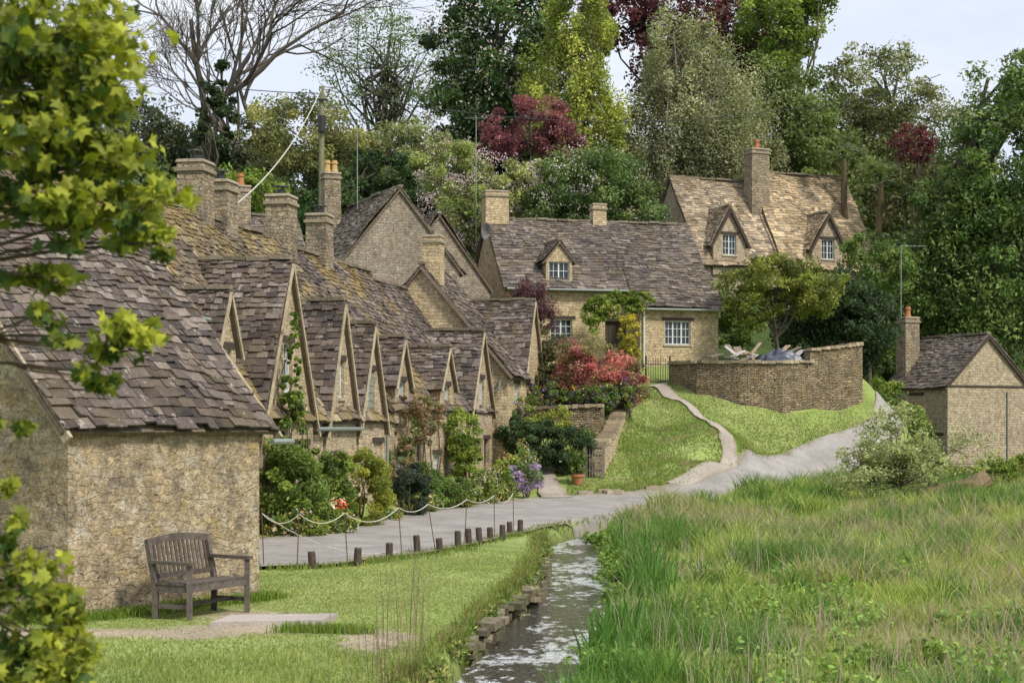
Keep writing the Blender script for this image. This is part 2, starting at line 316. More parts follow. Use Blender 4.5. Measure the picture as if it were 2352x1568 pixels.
# ---------------------------------------------------------------- foliage
def rand_unit(n):
    v=rng.normal(size=(n,3)); return v/np.linalg.norm(v,axis=1)[:,None]
def unit_rows(a): return a/(np.linalg.norm(a,axis=1)[:,None]+1e-9)
LG=np.array((1.40,1.24,1.48))
def leaves(g,P,out,size,cols,up=.5,outw=.5,asp=.5):
    n=len(P); nrm=rand_unit(n)+np.array((0,0,up))+out*outw; nrm/=np.linalg.norm(nrm,axis=1)[:,None]+1e-9
    a=np.cross(nrm,rand_unit(n)); a/=np.linalg.norm(a,axis=1)[:,None]+1e-9; b=np.cross(nrm,a)
    s=(size*rng.uniform(.6,1.3,n))[:,None]
    V=np.stack([P+a*s,P+b*s*asp,P-a*s,P-b*s*asp],1).reshape(-1,3)
    g.add(V,np.arange(4*n).reshape(-1,4),np.repeat(cols*LG,4,axis=0))
def crown(g,ells,size=.15,dens=1.0,cols=((.08,.13,.03),),cr=.28,inner=.45,droop=1.0,zmin=None,var=.42,up=.5):
    for e in ells:
        c=np.array(e[:3]);r=np.array(e[3:6]); k=(e[6] if len(e)>6 else 1.0); small=r[0]*r[2]<3
        nl=int(800*r[0]*r[2]*(.17/size)**2*dens*k); ncl=int(min(190,16+10*r[0]*r[2]))
        if small: ncl=int(55+10*r[0]*r[2])
        d=rand_unit(ncl); rr=rng.uniform(inner,1,ncl)**.6
        rr*=1+.20*np.sin(d[:,0]*5+e[0])*np.cos(d[:,2]*4+e[1])
        cc=c+d*rr[:,None]*r
        crad=cr*(1.15 if small else 1)*min(r[0],r[2])*rng.uniform(.5,1.35,ncl)
        idx=rng.integers(0,ncl,nl); q=rand_unit(nl); rad=(rng.uniform(.15,1.1,nl)**.5)*crad[idx]
        P=cc[idx]+q*rad[:,None]*np.array((1,1,.75*droop))
        base=np.array(cols)[rng.integers(0,len(cols),ncl)]*rng.uniform(1-var,1+var,ncl)[:,None]
        col=base[idx]*rng.uniform(.75,1.25,nl)[:,None]
        if zmin is not None:
            kk=P[:,2]>zmin; P=P[kk];col=col[kk];idx=idx[kk];q=q[kk]
        leaves(g,P,unit_rows(P-c)*.6+q*.4,size,col,up)
def limb_path(a,b,k=5,bend=.1):
    a=np.array(a,float);b=np.array(b,float);t=np.linspace(0,1,k)[:,None]; l=np.linalg.norm(b-a)
    return a*(1-t)+b*t+np.sin(t*math.pi)*rng.normal(size=3)*bend*l+rng.normal(size=(k,3))*.015*l*np.sin(t*math.pi)
def tree(name,x,y,ells,size=.15,dens=1,cols=((.08,.13,.03),),tr=.22,bark=(.10,.085,.065),nl=10,flowers=None,zb=None,**k):
    e=empty(name); zb=H1(x,y)-.2 if zb is None else zb
    g=Geo(); top=max(q[2]+q[5]*.3 for q in ells); cen=np.mean([q[:3] for q in ells],axis=0)
    P=limb_path((x,y,zb),(cen[0],cen[1],top),7,.04); tube(g,P,np.linspace(tr,tr*.25,7),8,bark)
    for q in ells:
        for _ in range(nl):
            s=P[rng.integers(2,6)]; d=rand_unit(1)[0]; t_=np.array(q[:3])+d*np.array(q[3:6])*rng.uniform(.5,.9)
            pp=limb_path(s,t_,5,.08); tube(g,pp,np.linspace(tr*.38,tr*.06,5),5,bark)
            for _2 in range(3):
                s2=pp[rng.integers(1,4)]; t2=s2+rand_unit(1)[0]*np.array(q[3:6])*.4; tube(g,limb_path(s2,t2,4,.1),np.linspace(tr*.12,tr*.03,4),4,bark)
    build(g,'trunk',M_bark,e)
    g=Geo(); crown(g,ells,size,dens,cols,**k)
    if flowers:
        crown(g,ells,flowers[1],flowers[2],(flowers[0],),cr=.3,inner=.8)
    build(g,'foliage',M_leaf,e); return e
def bush(name,ells,size=.05,dens=1,cols=((.08,.13,.03),),stems=True,flowers=None,**k):
    e=empty(name); g=Geo(); crown(g,ells,size,dens,cols,**k)
    if flowers:
        for f in flowers: crown(g,ells,f[1],f[2],(f[0],),cr=.3,inner=.85,var=.2)
    build(g,'foliage',M_leaf,e)
    if stems:
        g=Geo()
        for q in ells:
            zb=H1(q[0],q[1])-.05
            for _ in range(5):
                t_=np.array(q[:3])+rand_unit(1)[0]*np.array(q[3:6])*.7
                tube(g,limb_path((q[0]+rng.normal()*.05,q[1]+rng.normal()*.05,zb),t_,5,.08),np.linspace(.03,.006,5),4,(.12,.09,.06))
        build(g,'stems',M_bark,e)
    return e
YG=((.23,.28,.045),(.17,.23,.035)); MG=((.10,.165,.035),(.08,.145,.03),(.14,.20,.045)); DG=((.035,.075,.02),(.05,.095,.026)); BG=((.14,.215,.032),(.11,.185,.027),(.18,.25,.04))
SG=((.21,.25,.115),(.175,.215,.09),(.26,.29,.15)); OG=((.16,.19,.07),(.19,.22,.09),(.12,.155,.055))

tree('chestnut_tree',-3.6,106,[(-3.6,104,25.5,3.9,4,5.5),(-4.9,103,20.5,3,3,3),(-2.2,104,20,2.6,2.6,3.2)],.15,.95,((.045,.092,.026),(.07,.135,.032),(.032,.068,.02)),.4,flowers=((.5,.48,.36),.10,.07))
tree('birch_tree',1.0,98,[(1.3,98,24.8,2.0,2,3.6),(.6,98,20.2,2.8,2.6,4.6),(1.9,97.6,18.5,2.2,2,3.4)],.10,.8,((.23,.285,.05),(.18,.245,.045),(.28,.335,.07)),.16,(.3,.28,.25),droop=1.8,cr=.24)
tree('birch_tree',7.6,100,[(7.0,100,23.0,2.4,2.4,2.8),(8.6,100,20,3.6,3,4),(6.2,100,18.6,2.8,2.6,3.8),(9.6,100,17.2,3,2.6,3)],.09,.62,SG,.16,(.4,.38,.34),droop=2.2,cr=.24)
tree('copper_beech_tree',10.5,116,[(10.5,116,27.6,5.5,4,4.5),(4.3,117,30.5,2.8,2.5,3),(13.5,116,26,2.4,3,3)],.17,.85,((.09,.03,.034),(.07,.032,.026),(.10,.055,.04)),.4)
tree('beech_tree',14,111,[(14,110,27.6,2.6,3,3.4),(15.6,110,30,2.4,2.4,2.4)],.14,.85,BG,.3)
tree('ash_tree',13.8,107,[(13.6,106,20.5,3.3,3,4.2),(16,106,17.5,3,3,3.4)],.14,.85,((.13,.185,.05),(.16,.215,.065),(.10,.155,.04)),.3)
tree('oak_tree',20.4,113,[(20.4,112,24.0,3.4,4,2.8),(17.8,112,20.6,3.2,4,3.2),(24.5,112,20.2,3.8,4,3.6),(21,112,18,4,3,4)],.13,.6,OG,.35)
tree('sycamore_tree',28,100,[(26.2,96,21.4,1.8,3,2.0,.45),(29.5,96,21,3,3,5)],.14,.55,OG,.3)
tree('lime_tree',22.8,92,[(23.4,90,16.4,3.4,3.5,4.2),(23,90,10.5,4.6,3.6,4.6),(19.6,91,9,2.4,2.6,3.6),(24.6,90,19.6,2.2,3,2.2),(20.3,90,13.2,2,2,2.4)],.125,.8,((.09,.16,.036),(.14,.215,.05),(.06,.115,.03)),.35)
tree('red_maple_tree',-1.4,93,[(-1.6,92,18.2,2.2,2,1.5),(.2,92,17.2,1.4,1.5,1.2),(-3,92,17.2,1.2,1.3,1.0)],.09,.85,((.17,.065,.065),(.12,.045,.05),(.21,.10,.09)),.14)
tree('red_maple_tree',20.4,100,[(20.4,100,18.4,1.3,1.3,1.1)],.12,.6,((.13,.04,.045),(.10,.035,.035)),.12)
tree('laurel_tree',1.7,85,[(1.6,84,13.7,2.9,2.4,2.2),(3.6,84,12.8,1.5,1.8,1.7),(0.3,84,12.6,1.8,2,1.8)],.09,1.0,((.065,.12,.03),(.115,.18,.048)),.16,flowers=((.45,.45,.38),.06,.035))
tree('hawthorn_tree',-5,87,[(-5.3,86,14.7,2.0,2,1.7),(-2.7,85.5,14,2.0,2,1.8),(-4.2,84,12.5,2.2,1.6,1.6),(-.8,86,13.4,1.2,1.5,1.5)],.09,.8,((.21,.26,.08),(.17,.23,.06)),.12,flowers=((.5,.45,.42),.05,.06))
tree('hawthorn_tree',-9.3,100,[(-9.5,100,18.0,3.2,2.5,1.9),(-6,100,17.2,2.6,2.5,1.8)],.11,.75,((.22,.27,.11),(.19,.24,.09)),.15)
tree('apple_tree',-13.3,93,[(-13.6,92,17.8,3,3,2.3),(-11,92,16.4,2.2,2,2)],.10,.7,((.23,.25,.08),(.18,.21,.06),(.11,.14,.045)),.18)
tree('holly_tree',-9,91,[(-9,90,15,2.4,2,1.7),(-11.3,86,13,1.8,1.8,1.4)],.11,1.0,DG,.15)
tree('hazel_tree',-14,81,[(-14,80,12.6,1.5,1.6,1.4),(-15.5,80,13,1.3,1.5,1.2)],.10,1.0,BG,.12)
tree('pine_tree',-24,101,[(-24.6,100,18.4,3.6,3,3.0),(-20.8,101,17.0,2.6,3,2.8),(-17.0,101,17.4,2,2.4,2.4)],.13,.7,((.055,.08,.035),(.09,.11,.045)),.3)
tree('elm_tree',-12,117,[(-13,116,27.5,3.6,3,3.4,.3),(-9.4,116,26.5,3.4,3,3,.3),(-11,116,23.6,4,3,2,.22)],.11,.5,((.12,.19,.07),(.14,.21,.085)),.3,nl=24)
tree('ivy_clad_tree',-19,97,[(-19,97,18.2,1.2,1.2,4.6),(-19,97,15,1.7,1.5,2)],.12,1.1,((.045,.075,.027),),.3)
tree('maple_tree',-27,70,[(-22,68,10,3.5,3,3.5),(-26,70,13,4,4,4),(-19,72,10,2.6,2.6,2.2)],.13,.8,OG,.3)
tree('golden_yew_tree',9.3,73,[(9.0,72.8,8.4,2.0,1.5,1.15),(10.5,73,7.8,1.5,1.3,.95),(8.2,72.8,7.4,1.3,1.2,.85)],.07,.95,((.19,.23,.038),(.14,.185,.03),(.10,.13,.028)),.12,cr=.3)
tree('yew_tree',12.3,76,[(12.2,75.5,7.3,1.5,1.5,1.9),(11,76,6.6,1.6,1.2,1.6),(13.4,77,6.6,1.4,1.4,2)],.09,1.1,((.03,.055,.022),(.04,.075,.026)),.12)
tree('elder_tree',15,83,[(15.4,86,7,1.6,1.6,2.4),(15.6,86,10,2.1,1.8,1.9),(14.4,88,6.4,1.6,1.4,1.9)],.10,.85,MG,.12)
bush('woodland_understorey',[(x,y,H1(x,y)+1.6,4.2,2.5,2.9) for x,y in((-30,96),(-23,94),(-16,97),(-9,104),(-2,106),(5,106),(12,104),(19,104),(26,103),(33,100),(30,90),(-30,84),(-22,82))]+[(x,y,H1(x,y)+2.0,6,3,3.6) for x,y in((-36,118),(-26,120),(-17,122),(-8,124),(2,124),(12,124),(22,124),(32,122),(42,115),(-46,110))],.2,.9,((.05,.085,.028),(.08,.13,.04)),stems=False)
bush('bank_shrubs',[(x,y,H1(x,y)+.9,1.9,1.3,1.6) for x,y in((-16,66),(-13,70),(-10.5,76),(-6,77),(-3.4,80),(7,80),(8,82.5),(17,88),(19,87),(16.2,93),(21.5,88),(25,84),(26,80),(23,86),(20.5,85.5),(28,86))],.10,1.0,MG,stems=False)
def bare(name,x,y,h,seed,r0=.35):
    r=np.random.default_rng(seed); g=Geo(); z=H1(x,y)-.3
    def rec(p,d,l,rad,dep):
        k=4; pts=[p]; dd=d.copy()
        for _ in range(k): dd=unit(dd+r.normal(size=3)*.10+np.array((0,0,.04))); pts.append(pts[-1]+dd*l/k)
        tube(g,pts,np.linspace(rad,rad*.6,k+1),6 if dep<3 else 3,(.12,.10,.085))
        if dep>=6: return
        for _ in range(3 if dep<5 else 4):
            ax=unit(np.cross(dd,r.normal(size=3))); ang=r.uniform(.3,.75); nd=unit(dd*math.cos(ang)+ax*math.sin(ang))
            rec(pts[r.integers(2,k+1)],nd,l*r.uniform(.64,.84),max(.018,rad*.56),dep+1)
    rec(np.array((x,y,z)),np.array((0,0,1.)),h*.32,r0,0)
    return build(g,name,M_bark)
bare('bare_ash_tree',-22,106,23,3,.4); bare('bare_ash_tree',-17.6,104,21,5,.35); bare('bare_ash_tree',-27.5,108,22,8)
def palm(name,x,y,zt):
    e=empty(name); g=Geo(); zb=H1(x,y)-.2
    tube(g,limb_path((x,y,zb),(x,y,zt),8,.01),np.linspace(.2,.16,8),8,(.12,.09,.05)); build(g,'trunk',M_bark,e)
    g=Geo()
    for _ in range(34):
        d=rand_unit(1)[0]; d[2]=abs(d[2])*.8-.25; d=unit(d); b=np.array((x,y,zt)); hub=b+d*1.0
        beam(g,b,hub,.03,.02,(.08,.12,.04))
        s=unit(np.cross(d,(0,0,1)));
        for a in np.linspace(-1.3,1.3,15):
            v=unit(d*math.cos(a)+s*math.sin(a)); tip=hub+v*.85-np.array((0,0,.25*abs(a)+.1)); w=unit(np.cross(v,np.cross(d,s)))*.035
            g.add([hub-w,hub+w,tip],[[0,1,2]],np.array((.15,.185,.08))*rng.uniform(.7,1.4))
    build(g,'fronds',M_leaf,e)
palm('palm_tree',17.0,92,15.2); palm('palm_tree',15.3,93.5,16.6)

# ---------------------------------------------------------------- buildings
PAL_D=[(.115,.090,.080),(.085,.068,.061),(.145,.118,.101),(.10,.082,.072),(.18,.15,.128),(.060,.050,.047)]
PAL_M=[(.18,.14,.092),(.13,.10,.07),(.24,.19,.12),(.11,.09,.066),(.155,.125,.09),(.095,.075,.06)]
PAL_T=[(.40,.30,.175),(.32,.24,.145),(.47,.365,.235),(.25,.195,.13),(.41,.33,.22)]
PAL_T2=[(.31,.24,.16),(.24,.185,.13),(.38,.30,.21),(.18,.145,.105),(.33,.27,.195)]
PAL_G=[(.145,.122,.103),(.105,.088,.078),(.185,.158,.13),(.082,.07,.063),(.125,.105,.089)]
def tiles(g,gt,p0,p1,p2,p3,pal,course=.17,width=.26,th=.030,under=True):
    p0,p1,p2,p3=[np.array(p,float) for p in(p0,p1,p2,p3)]
    n=unit(np.cross(p1-p0,(p3+p2)/2-(p0+p1)/2)); 
    if n[2]<0: n=-n
    S=np.linalg.norm((p3+p2)/2-(p0+p1)/2); nc=max(2,int(S/course)); wts=np.linspace(1.25,.75,nc); tt=np.r_[0,np.cumsum(wts)]/wts.sum()
    s0=[];s1=[];t0=[];t1=[];
    for i in range(nc):
        A=p0*(1-tt[i])+p3*tt[i];B=p1*(1-tt[i])+p2*tt[i]; Lc=np.linalg.norm(B-A)
        if Lc<.08: continue
        k=int(Lc/width*1.8)+3; w=rng.uniform(.5,1.5,k)*width*wts[i]/Lc; c=np.cumsum(w)-rng.uniform(0,.5)*width/Lc; c=c[(c>.01)&(c<.995)]; c=np.r_[0,c,1]
        s0+=list(c[:-1]);s1+=list(c[1:]);t0+=[tt[i]]*(len(c)-1);t1+=[tt[i+1]+(tt[i+1]-tt[i])*.5]*(len(c)-1)
    s0,s1,t0,t1=map(np.array,(s0,s1,t0,t1)); m=len(s0)
    t0=t0+rng.normal(size=m)*.020/S; t1=np.minimum(t1,1.0); gap=.006/ max(.1,np.linalg.norm(p1-p0)); s1=s1-gap
    def P(s,t): s=s[:,None];t=t[:,None]; return (1-t)*((1-s)*p0+s*p1)+t*((1-s)*p3+s*p2)
    def wav(q): return (.045*np.sin(q[:,0]*1.1+q[:,1]*.9)+.025*np.sin(q[:,1]*2.3+q[:,2]*2.1))[:,None]*n
    th_=th*rng.uniform(.7,1.6,m)[:,None]; lf=(rng.uniform(0,.7,m)*th)[:,None]; tw=(rng.normal(size=m)*.008)[:,None]
    a=P(s0,t0);b=P(s1,t0);c=P(s1,t1);d=P(s0,t1)
    a=a+wav(a);b=b+wav(b);c=c+wav(c);d=d+wav(d)
    V=np.stack([a+n*(th+lf+tw),b+n*(th+lf-tw),c+n*(.004),d+n*(.004),a+n*(th+lf+th_+tw),b+n*(th+lf+th_-tw),c+n*(.004+th_),d+n*(.004+th_)],1).reshape(-1,3)
    f=np.array([[4,5,6,7],[0,1,5,4],[1,2,6,5],[3,0,4,7]]); F=(np.arange(m)[:,None,None]*8+f[None]).reshape(-1,4)
    big=vnoise((a[:,0]+a[:,1])*1.0,a[:,2]*1.5,.8,81); col=np.array(pal)[rng.integers(0,len(pal),m)]*rng.uniform(.7,1.3,m)[:,None]*(.78+.5*big)[:,None]
    g.add(V,F,np.repeat(col,8,axis=0))
    U=[p-n*.03 for p in(p0,p1,p2,p3)]+[p-n*.09 for p in(p0,p1,p2,p3)]
    gt.add(U,BF,(.14,.11,.08))
class House:
    def __init__(s,name,ox,oy,ang,mats):
        s.name=name;s.o=np.array((ox,oy,0.));s.c=math.cos(ang);s.s=math.sin(ang);s.mats=mats;s.g={}
    def T(s,x,y,z): return np.array((s.o[0]+x*s.c-y*s.s,s.o[1]+x*s.s+y*s.c,z))
    def G(s,k): return s.g.setdefault(k,Geo())
    def wall(s,P0,P1,poly,ops=(),part='walls',frame='frame'):
        P0=np.array(P0,float);P1=np.array(P1,float);d=unit(P1-P0);nr=np.array((d[1],-d[0]))
        f=lambda a,z,o=0.:s.T(*(P0+d*a+nr*o),z)
        polys=[[Vector((a,z,0)) for a,z in poly]]
        for o in ops:
            a,z,w,h=o[:4]; polys.append([Vector((a,z,0)),Vector((a,z+h,0)),Vector((a+w,z+h,0)),Vector((a+w,z,0))])
        fl=[p for q in polys for p in q]; tri=tessellate_polygon(polys)
        s.G(part).add([f(p.x,p.y) for p in fl],[list(t) for t in tri])
        def wb(k,a0,a1,z0,z1,o0,o1,col=(1,1,1)):
            V=[f(a,z,o) for o in(o0,o1) for a,z in((a0,z0),(a1,z0),(a1,z1),(a0,z1))]; s.G(k).add(V,BF,col)
        for o in ops:
            a,z,w,h=o[:4];kind=o[4] if len(o)>4 else 'win'
            q=[(a,z),(a+w,z),(a+w,z+h),(a,z+h)]
            for i in range(4):
                u,v=q[i],q[(i+1)%4]; s.G(part).add([f(*u),f(*v),f(*v,-.2),f(*u,-.2)],[[0,1,2,3]])
            if kind=='door':
                wb('timber',a,a+w,z,z+h,-.2,-.12)
                for k in range(1,5): wb('timber',a+w*k/5-.006,a+w*k/5+.006,z+.05,z+h-.05,-.12,-.105)
            elif kind=='shut':
                wb('gutter',a,a+w,z,z+h,-.2,-.04)
                for k in range(1,6): wb('gutter',a,a+w,z+h*k/6-.008,z+h*k/6+.008,-.04,-.025)
            else:
                wb('glass',a,a+w,z,z+h,-.2,-.15); b=.045
                wb(frame,a,a+b,z,z+h,-.15,-.08);wb(frame,a+w-b,a+w,z,z+h,-.15,-.08);wb(frame,a+b,a+w-b,z,z+b,-.15,-.08);wb(frame,a+b,a+w-b,z+h-b,z+h,-.15,-.08)
                nm=max(1,int(round(w/.42))); nh=max(1,int(round(h/.32)))
                for k in range(1,nm): wb(frame,a+w*k/nm-.03,a+w*k/nm+.03,z+b,z+h-b,-.15,-.09)
                for k in range(1,nh):
                    for j_ in range(nm): 
                        l=a+w*j_/nm+(.045 if j_==0 else .03); r_=a+w*(j_+1)/nm-(.045 if j_==nm-1 else .03)
                        wb(frame,l,r_,z+h*k/nh-.012,z+h*k/nh+.012,-.15,-.10)
                for j_ in range(nm):
                    m_=a+w*(j_+.5)/nm; wb(frame,m_-.011,m_+.011,z+b,z+h-b,-.148,-.103)
                wb('trim',a-.06,a+w+.06,z-.07,z-.001,-.1,.05,(.40,.35,.26))
            if len(o)<=5: wb('timber',a-.14,a+w+.14,z+h+.001,z+h+.13,-.1,.025)
    def roof(s,a,b,c,d,pal,key='roof',**k): tiles(s.G(key),s.G('trim'),s.T(*a),s.T(*b),s.T(*c),s.T(*d),pal,**k)
    def ridge(s,a,b,w=.26):
        a=s.T(*a);b=s.T(*b);l=np.linalg.norm(b-a);n=max(1,int(l/.45));d=(b-a)/n
        for i in range(n):
            q=rng.normal(size=3)*.014; q2=rng.normal(size=3)*.01; beam(s.G('trim'),a+d*i+q,a+d*(i+.96)+q+q2,w,.09,np.array((.20,.17,.125))*rng.uniform(.7,1.3))
    def block(s,x0,y0,L_,D,eave,ridge,ry=None,base=-1,ohe=.18,ohg=.12,F=(),R=(),Lf=(),pal=PAL_D,eaveb=None,gl=True,gr=True,**k):
        ry=D/2 if ry is None else ry; eb=eave if eaveb is None else eaveb
        s.wall((x0,y0),(x0+L_,y0),[(0,base),(L_,base),(L_,eave),(0,eave)],F)
        s.wall((x0+L_,y0+D),(x0,y0+D),[(0,base),(L_,base),(L_,eb),(0,eb)])
        if gr: s.wall((x0+L_,y0),(x0+L_,y0+D),[(0,base),(D,base),(D,eb),(ry,ridge),(0,eave)],R)
        if gl: s.wall((x0,y0+D),(x0,y0),[(0,base),(D,base),(D,eave),(D-ry,ridge),(0,eb)],Lf)
        m1=(ridge-eave)/ry;m2=(ridge-eb)/(D-ry);up=.10
        s.roof((x0-ohg,y0-ohe,eave-ohe*m1+up),(x0+L_+ohg,y0-ohe,eave-ohe*m1+up),(x0+L_+ohg,y0+ry,ridge+up),(x0-ohg,y0+ry,ridge+up),pal,**k)
        s.roof((x0-ohg,y0+D+ohe,eb-ohe*m2+up),(x0+L_+ohg,y0+D+ohe,eb-ohe*m2+up),(x0+L_+ohg,y0+ry,ridge+up),(x0-ohg,y0+ry,ridge+up),pal,**k)
        s.ridge((x0-ohg,y0+ry,ridge+up+.05),(x0+L_+ohg,y0+ry,ridge+up+.05))
    def xgable(s,xc,w,yf,yb,eave,apex,base=-1,ops=(),pal=PAL_D,oh=.14,cheek=True,verge=True,og=.1,key='roof_gable',**k):
        x0=xc-w/2;x1=xc+w/2;m=(apex-eave)/(w/2)
        s.wall((x0,yf),(x1,yf),[(0,base),(w,base),(w,eave),(w/2,apex),(0,eave)],[(o[0]+w/2,)+tuple(o[1:]) for o in ops])
        if cheek:
            s.wall((x1,yf),(x1,yb),[(0,base),(yb-yf,base),(yb-yf,eave),(0,eave)]); s.wall((x0,yb),(x0,yf),[(0,base),(yb-yf,base),(yb-yf,eave),(0,eave)])
        up=.08; ze=eave-oh*m+up
        s.roof((x0-oh,yf-og,ze),(x0-oh,yb,ze),(xc,yb,apex+up),(xc,yf-og,apex+up),pal,key,**k)
        s.roof((x1+oh,yf-og,ze),(x1+oh,yb,ze),(xc,yb,apex+up),(xc,yf-og,apex+up),pal,key,**k)
        s.ridge((xc,yf-og,apex+up+.05),(xc,yb,apex+up+.05),.2)
        if verge:
            for sx in(-1,1):
                a=s.T(xc+sx*(w/2+oh),yf-og-.015,ze-.07);b=s.T(xc,yf-og-.015,apex+up-.09)
                beam(s.G('verge'),a,b,.04,.08,(.44,.37,.25))
    def chimney(s,x,y,zb,zt,w=.7,d=.55,pots=('cowl',),part='chimney'):
        g=s.G(part)
        def bx(w0,d0,w1,d1,z0,z1,gg=g,col=(1,1,1),cx=x,cy=y):
            V=[s.T(cx+a*ww/2,cy+b*dd/2,z) for z,ww,dd in((z0,w0,d0),(z1,w1,d1)) for a,b in((-1,-1),(1,-1),(1,1),(-1,1))]; gg.add(V,BF,col)
        bx(w*1.04,d*1.04,w,d,zb,zt-.28); t=s.G('trim')
        bx(w+.10,d+.10,w+.10,d+.10,zt-.28,zt-.2,t,(.30,.25,.18)); bx(w+.02,d+.02,w,d,zt-.2,zt-.07); bx(w+.07,d+.07,w+.02,d+.02,zt-.07,zt,t,(.32,.27,.20))
        for i,p in enumerate(pots):
            cx=x+(i-(len(pots)-1)/2)*.3
            if p=='cowl':
                tube(s.G('cowl'),[s.T(cx,y,zt-.05),s.T(cx,y,zt+.16)],.12,10,cap=True); tube(s.G('cowl'),[s.T(cx,y,zt+.22),s.T(cx,y,zt+.26)],[.2,.18],10,cap=True)
                for a in range(3): beam(s.G('cowl'),s.T(cx+.1*math.cos(a*2.1),y+.1*math.sin(a*2.1),zt+.1),s.T(cx+.1*math.cos(a*2.1),y+.1*math.sin(a*2.1),zt+.23),.02,.02)
            else:
                k='pot' if p=='pot' else 'ypot'
                tube(s.G(k),[s.T(cx,y,zt-.05),s.T(cx,y,zt+.1),s.T(cx,y,zt+.12),s.T(cx,y,zt+.35),s.T(cx,y,zt+.36),s.T(cx,y,zt+.42),s.T(cx,y,zt+.43),s.T(cx,y,zt+.5)],[.15,.15,.125,.115,.15,.15,.12,.12],12,cap=True)
    def done(s):
        e=empty(s.name)
        mm=dict(walls=s.mats[0],roof=s.mats[1],roof_gable=s.mats[2] if len(s.mats)>2 else s.mats[1],trim=M_trim,frame=M_frame,glass=M_glass,timber=M_dtim,gutter=M_lead,cowl=M_iron,chimney=M_chim,verge=M_trim,pot=M_pot,ypot=M_ypot,plaster=M_mid)
        for k,v in s.g.items(): build(v,k,mm.get(k,M_trim),e)
        return e

# end cottage
a0=math.atan2(3.1,1.75)
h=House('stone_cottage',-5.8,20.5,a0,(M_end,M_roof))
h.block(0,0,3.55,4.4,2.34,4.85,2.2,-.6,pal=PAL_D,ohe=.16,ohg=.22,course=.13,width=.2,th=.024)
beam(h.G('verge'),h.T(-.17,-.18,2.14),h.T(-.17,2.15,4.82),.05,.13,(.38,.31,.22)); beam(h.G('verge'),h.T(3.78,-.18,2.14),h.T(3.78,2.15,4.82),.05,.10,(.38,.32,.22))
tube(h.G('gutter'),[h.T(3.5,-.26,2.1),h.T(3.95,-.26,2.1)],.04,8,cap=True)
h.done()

a1=math.atan2(1,.1725)
def row(name,m=(M_row,M_roofm,M_roof)): return House(name,-7.32,30,a1,m)
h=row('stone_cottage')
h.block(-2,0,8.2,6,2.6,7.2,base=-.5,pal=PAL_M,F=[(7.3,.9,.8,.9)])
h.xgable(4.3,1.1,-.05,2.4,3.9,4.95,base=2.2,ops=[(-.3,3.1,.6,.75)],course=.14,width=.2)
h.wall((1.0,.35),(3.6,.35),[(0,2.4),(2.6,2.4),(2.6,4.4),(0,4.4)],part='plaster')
h.wall((1.0,1.6),(1.0,.35),[(0,2.4),(1.25,2.4),(1.25,4.4),(0,5.3)],part='plaster')
h.wall((3.6,.35),(3.6,1.6),[(0,2.4),(1.25,2.4),(1.25,5.3),(0,4.4)],part='plaster')
h.roof((.85,.15,4.4),(3.75,.15,4.4),(3.75,2.5,6.3),(.85,2.5,6.3),PAL_D,'roof_gable')
tube(h.G('gutter'),[h.T(.85,.08,4.38),h.T(3.75,.08,4.38)],.05,8,cap=True)
h.chimney(1.5,3,6.8,8.5,.7,.6)
h.done()
h=row('stone_cottage')
h.block(6.2,0,4.4,6,2.6,7.2,base=-.5,pal=PAL_M)
h.xgable(8.05,3.5,-.08,2.5,2.35,5.85,base=-.5,ops=[(-.3,3.05,.55,1.1),(-1.3,.7,.8,1.0),(.5,.0,.85,1.9,'door')],course=.15,width=.22)
tube(h.G('gutter'),[h.T(9.8,-.18,2.25),h.T(10.9,-.18,2.25)],.05,8,cap=True)
h.chimney(10.4,3,6.6,8.55,.75,.62); h.chimney(12.3,3.1,6.6,8.35,.75,.62,('cowl',))
h.done()
h=row('stone_cottage')
h.block(10.6,0,6.0,6,2.6,7.2,base=-.5,pal=PAL_M,F=[(.35,.6,.5,.9)])
h.xgable(12.1,2.5,-.06,2.1,2.35,5.25,base=-.5,ops=[(-.22,3.0,.42,.9),(-.8,.7,.8,.9)])
h.xgable(14.75,2.4,-.06,1.9,2.35,4.85,base=-.5,ops=[(-.28,2.6,.56,1.15,'shut'),(-.95,.7,.75,.9),(.2,0,.8,1.9,'door')])
tube(h.G('gutter'),[h.T(10.9,-.16,2.25),h.T(13.6,-.16,2.25)],.05,8,cap=True)
tube(h.G('gutter'),[h.T(16.05,-.12,2.3),h.T(16.05,-.1,-.1)],.04,8)
h.chimney(16.6,3,6.6,8.55,.8,.62)
h.done()
h=row('stone_cottage')
h.block(16.6,0,8.6,6,2.9,7.1,base=-.5,pal=PAL_D,F=[(1,.6,.9,.9),(3,0,.8,1.9,'door'),(5,.6,.9,.9)])
h.xgable(17.6,1.5,-.1,1.8,3.5,4.65,base=2.4,ops=[(-.35,2.75,.7,.8)],course=.14,width=.2)
h.xgable(22.9,1.8,-.1,1.8,3.5,4.65,base=2.4,ops=[(-.35,2.75,.7,.8)],course=.14,width=.2)
h.chimney(20.0,3,6.6,8.45,.72,.6)
h.done()
h=row('stone_cottage',(M_row,M_roof))
h.block(25.2,0,4.5,6,2.9,6.9,base=-.5)
h.xgable(27.7,3.4,-.12,2.6,2.75,5.4,base=-.5,ops=[(-.35,2.9,.7,1.0),(-1.2,.6,.9,.9),(.4,0,.8,1.9,'door')])
h.done()
h=row('stone_cottage',(M_mid,M_roof))
h.block(29.7,-.6,3.4,6.2,4.1,7.75,3.0,base=-.5,F=[(1.2,.9,.8,.9),(1.2,3,.8,.8)])
h.xgable(34.9,3.5,-.5,3,4.1,6.9,base=-.5)
h.chimney(30.1,2.1,6.6,8.9,.66,.6,(),'walls')
beam(h.G('verge'),h.T(29.55,-.78,3.95),h.T(29.55,2.4,7.75),.05,.1,(.2,.16,.12))
